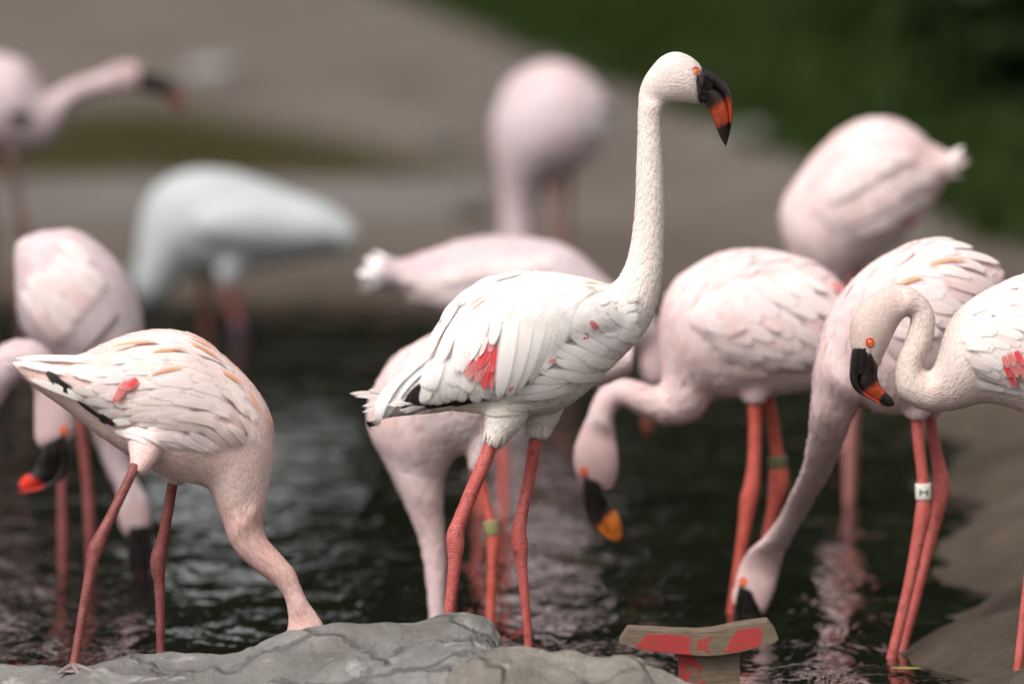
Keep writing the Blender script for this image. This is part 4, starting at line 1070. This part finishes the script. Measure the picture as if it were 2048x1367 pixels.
for b, t, w in (((1880, 505), (2010, 552), 20), ((1870, 520), (2005, 562), 22), ((1860, 545), (1992, 585), 24), ((1800, 505), (1935, 488), 20), ((1790, 510), (1912, 477), 18), ((1850, 505), (1975, 525), 20)):
    feather(K, b, t, w, 'blush', .003, -.16, .004, round_=.2, follow=False)
for b, t, w in (((1850, 540), (1930, 528), 13), ((1880, 565), (1950, 590), 22), ((1930, 580), (1980, 600), 22), ((1800, 575), (1850, 560), 12)):
    feather(K, b, t, w, 'orange' if w < 14 else 'pink', .002, -.1, .010)

# ---- bird at the left edge of the frame, only its arched neck and head in view
D = bird('flamingo', 'pink flamingo with arched neck and scarlet tipped bill behind the tail of the salmon one', 'flamingo', 13.2,
    [(-560, 640, -560, 660), (-450, 600, -450, 760), (-330, 580, -320, 820), (-230, 620, -200, 850), (-150, 690, -110, 870), (-90, 730, -40, 850), (-45, 718, 2, 808), (0, 692, 27, 772), (45, 677, 48, 757), (88, 692, 62, 767), (116, 730, 68, 782), (134, 775, 69, 802), (147, 820, 69, 842), (150, 862, 71, 882), (138, 888, 82, 898)],
    5, 10, 'pink',
    [[(-310, 800, 13, -.03), (-305, 900, 12, -.03), (-310, 1000, 16, -.03), (-320, 1230, 10, -.03)], [(-270, 800, 13, .04), (-262, 900, 12, .04), (-258, 1000, 16, .04), (-270, 1230, 10, .04)]],
    bill=[(132, 862, 90, 885), (141, 893, 80, 912), (138, 928, 72, 930), (125, 957, 62, 944), (97, 974, 50, 950), (62, 982, 40, 962), (28, 985, 30, 979)], bill_key='red', eye=(127, 860, 6), lid=LID2, lorek=(1.4, 1.1), leg_key='coral', voxel=.0055, flake_len=1.7, lift_k=1.5, cover=2.2, group=FLOCK)

# ---- rounded pink bird with dipped head behind the salmon one
C = bird('flamingo', 'plump pale pink flamingo seen from behind with its head dipped behind the salmon one', 'flamingo', 13.6,
    [(54, 471, 30, 490), (96, 462, 30, 540), (150, 460, 34, 610), (203, 491, 47, 660), (248, 540, 77, 703), (277, 600, 110, 733), (287, 655, 140, 770), (280, 720, 155, 810), (266, 785, 168, 845), (256, 835, 182, 872), (254, 880, 198, 905), (260, 925, 216, 950), (276, 962, 234, 985), (297, 1000, 234, 1030), (303, 1045, 246, 1066), (300, 1068, 258, 1076)],
    9, 13, 'pink',
    [[(150, 760, 14, -.03), (162, 860, 12, -.03), (174, 960, 11, -.03), (180, 1060, 12, -.03), (182, 1180, 9, -.03)], [(118, 770, 14, .05), (122, 880, 11, .05), (124, 990, 10, .05), (126, 1080, 12, .05), (126, 1180, 9, .05)]],
    bill=[(300, 1048, 256, 1050), (302, 1075, 252, 1085), (303, 1105, 256, 1115), (302, 1135, 266, 1142), (298, 1160, 280, 1163), (294, 1172, 288, 1172)], bill_key='dark', leg_key='dark', voxel=.006, kbody=.95, wing=[(60, 498, 46, 516, .004), (112, 500, 58, 568), (170, 520, 88, 640), (215, 570, 122, 692), (245, 625, 158, 722, .004)], wing_t=.003, flake_len=2.0, lift_k=1.6, cover=2.0, group=FLOCK)

# ---- horizontal bird behind the white one
H = bird('flamingo', 'lilac pink flamingo with frayed tail stretched out level behind the white one', 'flamingo', 14.5,
    [(728, 532, 722, 576), (760, 512, 748, 580), (795, 520, 785, 578), (825, 513, 815, 596), (865, 499, 855, 615), (930, 479, 920, 645), (1000, 472, 990, 668), (1070, 476, 1070, 680), (1130, 491, 1140, 682), (1172, 518, 1185, 678), (1198, 545, 1205, 672),
     (1235, 575, 1222, 672), (1270, 600, 1245, 682), (1302, 628, 1265, 695), (1325, 660, 1280, 708), (1338, 700, 1282, 732), (1343, 735, 1287, 755), (1338, 768, 1300, 774)],
    10, 14, 'pink',
    [[(1003, 660, 13, -.03), (1002, 780, 10, -.03), (1004, 880, 9.5, -.03), (1007, 940, 11, -.03), (1008, 1060, 7.5, -.03)], [(985, 660, 13, .05), (965, 780, 10, .05), (958, 880, 9, .05), (955, 940, 11, .05), (960, 1060, 7.5, .05)]],
    bill=[(1340, 755, 1300, 765), (1341, 785, 1296, 790), (1328, 818, 1289, 814), (1308, 848, 1283, 842), (1297, 870, 1288, 866)], bill_key='dull', leg_key='coral', voxel=.006, wing=[(800, 540, 800, 572, .004), (850, 522, 850, 600), (920, 505, 920, 625), (1000, 500, 1000, 640), (1080, 510, 1080, 640), (1140, 535, 1140, 620, .004)], wing_t=.004, flake_len=2.0, lift_k=1.6, cover=2.0, group=FLOCK)

# ---- bird with raised ragged tail in front of the grass
L = bird('flamingo', 'blush flamingo with raised ragged tail bending forward in front of the grass', 'flamingo', 14.8,
    [(1930, 306, 1916, 342), (1898, 304, 1888, 368), (1862, 287, 1866, 402), (1815, 249, 1832, 448), (1755, 234, 1798, 482), (1697, 251, 1765, 508), (1643, 292, 1735, 528), (1596, 351, 1712, 543), (1566, 400, 1700, 552), (1560, 445, 1695, 560), (1574, 500, 1692, 572), (1605, 545, 1690, 590),
     (1635, 590, 1692, 620), (1650, 650, 1695, 660), (1655, 740, 1690, 745), (1652, 800, 1688, 805), (1640, 840, 1690, 848), (1638, 880, 1690, 885), (1650, 910, 1685, 912)],
    12, 16, 'rose',
    [[(1700, 520, 13, -.03), (1701, 680, 10, -.03), (1702, 800, 11, -.03), (1700, 850, 14, -.03), (1697, 1010, 9, -.03)], [(1715, 520, 13, .05), (1714, 680, 10, .05), (1710, 800, 10, .05), (1706, 850, 13, .05), (1701, 1010, 9, .05)]],
    bill=[(1648, 895, 1686, 898), (1646, 925, 1688, 928), (1655, 955, 1682, 955), (1665, 980, 1675, 978)], bill_key='dark', leg_key='rose', voxel=.006, kbody=.9, wing=[(1890, 322, 1884, 352, .004), (1835, 300, 1845, 412), (1765, 285, 1790, 455), (1702, 310, 1756, 478), (1652, 352, 1722, 488), (1615, 405, 1690, 490, .004)], wing_t=.003, flake_len=2.0, lift_k=1.6, cover=2.0, group=FLOCK)
for b, t, w, m in (((1890, 330), (1926, 300), 16, 'white'), ((1890, 335), (1938, 318), 16, 'blush'), ((1888, 345), (1930, 345), 14, 'white'), ((1800, 440), (1822, 428), 26, 'rosered'), ((1770, 380), (1822, 372), 34, 'pink'), ((1740, 400), (1800, 395), 34, 'pink'), ((1770, 430), (1812, 412), 26, 'blush')):
    feather(L, b, t, w, m, .006, .04, .008, round_=.3)
for b, t, w in (((770, 545), (728, 515), 18), ((765, 550), (716, 548), 18), ((770, 560), (722, 574), 18), ((780, 530), (745, 510), 16)):
    feather(H, b, t, w, 'white', .006, .05, .006, round_=.3)

row(H, (900, 560), (1120, 520), 7, (-84, 12), (-84, 10), 40, pk, .004, .06, base=0.0020)
row(H, (880, 590), (1120, 580), 7, (-80, 6), (-84, 14), 40, pk, .004, .06, base=0.0020)
row(L, (1640, 400), (1740, 320), 6, (82, -22), (86, -6), 42, pk, .005, -.08, base=0.0026)
row(L, (1670, 440), (1780, 370), 6, (82, -26), (80, -12), 42, pk, .005, -.08, base=0.0033)
row(L, (1700, 475), (1800, 420), 5, (78, -34), (62, -34), 38, pk, .005, -.08, base=0.0033)
row(C, (215, 580), (130, 690), 6, (-62, -50), (-56, -70), 40, pk, .005, .06, base=0.0026)
row(C, (180, 540), (95, 640), 6, (-60, -46), (-46, -66), 40, pk, .005, .06, base=0.0033)
# ---- bird on the far shore, seen from the front
G = bird('flamingo', 'pale lilac flamingo standing far back near the shore with neck lowered, seen from the front', 'flamingo', 18.4,
    [(1226, 212, 1208, 262), (1195, 165, 1188, 310), (1150, 132, 1165, 335), (1100, 121, 1130, 352), (1050, 137, 1105, 362), (1012, 170, 1095, 368), (989, 220, 1088, 375), (983, 270, 1082, 385), (989, 320, 1078, 400), (997, 370, 1074, 415),
     (1002, 420, 1070, 440), (1002, 470, 1067, 475), (1003, 520, 1062, 525), (1000, 560, 1062, 562), (1005, 595, 1052, 597)],
    9, 13, 'pink',
    [[(1108, 350, 10, -.03), (1109, 430, 5.5, -.03), (1110, 500, 5.5, -.03), (1111, 540, 7, -.03), (1112, 670, 5, -.03)], [(1138, 345, 10, .05), (1137, 430, 5.5, .05), (1136, 500, 5.5, .05), (1135, 540, 7, .05), (1134, 670, 5, .05)]],
    bill=[(1010, 585, 1050, 588), (1010, 610, 1050, 612), (1020, 635, 1045, 635), (1028, 655, 1036, 655)], bill_key='dark', leg_key='rose', voxel=.007, kbody=.95, flake_len=2.0, lift_k=1.6, cover=2.0, group=FLOCK)
feather(G, (1170, 240), (1228, 250), 50, 'palegrey', .004, .05, .006)
feather(G, (1190, 225), (1226, 232), 30, 'black', .003, .05, .006)

# ---- bird on the far left with its neck stretched out
E = bird('flamingo', 'lilac flamingo stretching its neck out level in front of the mossy strip', 'flamingo', 17.4,
    [(-330, 230, -320, 250), (-250, 150, -240, 290), (-150, 112, -140, 308), (-60, 104, -50, 312), (10, 110, 0, 310), (50, 125, 25, 308), (76, 160, 50, 306), (92, 188, 78, 300), (101, 190, 106, 282), (110, 184, 126, 248), (124, 173, 143, 215), (152, 161, 174, 194), (190, 149, 213, 185), (225, 133, 244, 181), (254, 125, 267, 181), (284, 131, 281, 180)],
    7, 13, 'pink',
    [[(22, 295, 13, -.05), (29, 370, 9.5, -.05), (38, 425, 11, -.05), (42, 450, 13, -.05), (44, 500, 8, -.05), (48, 650, 7, -.05)], [(-30, 295, 13, .05), (-25, 370, 9, .05), (-20, 450, 12, .05), (-22, 650, 7, .05)]],
    bill=[(280, 136, 277, 182), (300, 146, 298, 186), (325, 152, 316, 189), (348, 167, 332, 195), (362, 190, 346, 208), (371, 216, 362, 220)], bill_key='dull', leg_key='brown', voxel=.007, kbody=.9, flake_len=2.0, lift_k=1.6, cover=2.0, group=FLOCK)
feather(E, (10, 228), (66, 234), 26, 'black', .003, .05, .004)

# ---- the large greyish white bird
Fb = bird('wading_bird', 'large greyish white wading bird with head down near the far shore', 'bird', 18.4,
    [(722, 468, 714, 488), (690, 432, 692, 505), (640, 403, 648, 512), (590, 386, 598, 522), (530, 362, 548, 530), (470, 345, 495, 538), (410, 338, 445, 540), (352, 348, 402, 542), (308, 377, 375, 548), (286, 420, 360, 560), (278, 470, 352, 575), (273, 515, 340, 590), (266, 545, 325, 604), (266, 575, 318, 612), (278, 604, 310, 618)],
    10, 13, 'grey',
    [[(455, 530, 16, -.04), (460, 575, 12, -.04), (468, 620, 9, -.04), (476, 650, 11, -.04), (482, 690, 8, -.04)], [(410, 530, 16, .05), (410, 575, 11, .05), (412, 620, 9, .05), (416, 690, 8, .05)]],
    thighs=[[(470, 490, 40, -.03), (458, 540, 26, -.04), (456, 568, 16, -.04)], [(430, 490, 40, .03), (412, 540, 24, .05), (410, 560, 14, .05)]],
    bill=[(282, 596, 306, 606), (284, 630, 304, 632), (288, 665, 302, 665), (293, 690, 298, 690)], bill_key='dark', leg_key='dark', voxel=.007, wing=[(712, 466, 706, 486, .004), (650, 418, 655, 498), (570, 398, 578, 505), (480, 392, 490, 500), (410, 405, 425, 490), (370, 430, 385, 470, .004)], wing_t=.022, flake_len=2.0, lift_k=1.6, cover=2.0)
band(Fb, 0, 655, simple_mat('band_blue', (0.03, 0.035, 0.07), (0.04, 0.045, 0.09), .4), 22)
print('tris', sum(len(o.data.polygons) * 2 for o in scene.objects if o.type == 'MESH'), 'objects', len(scene.objects))
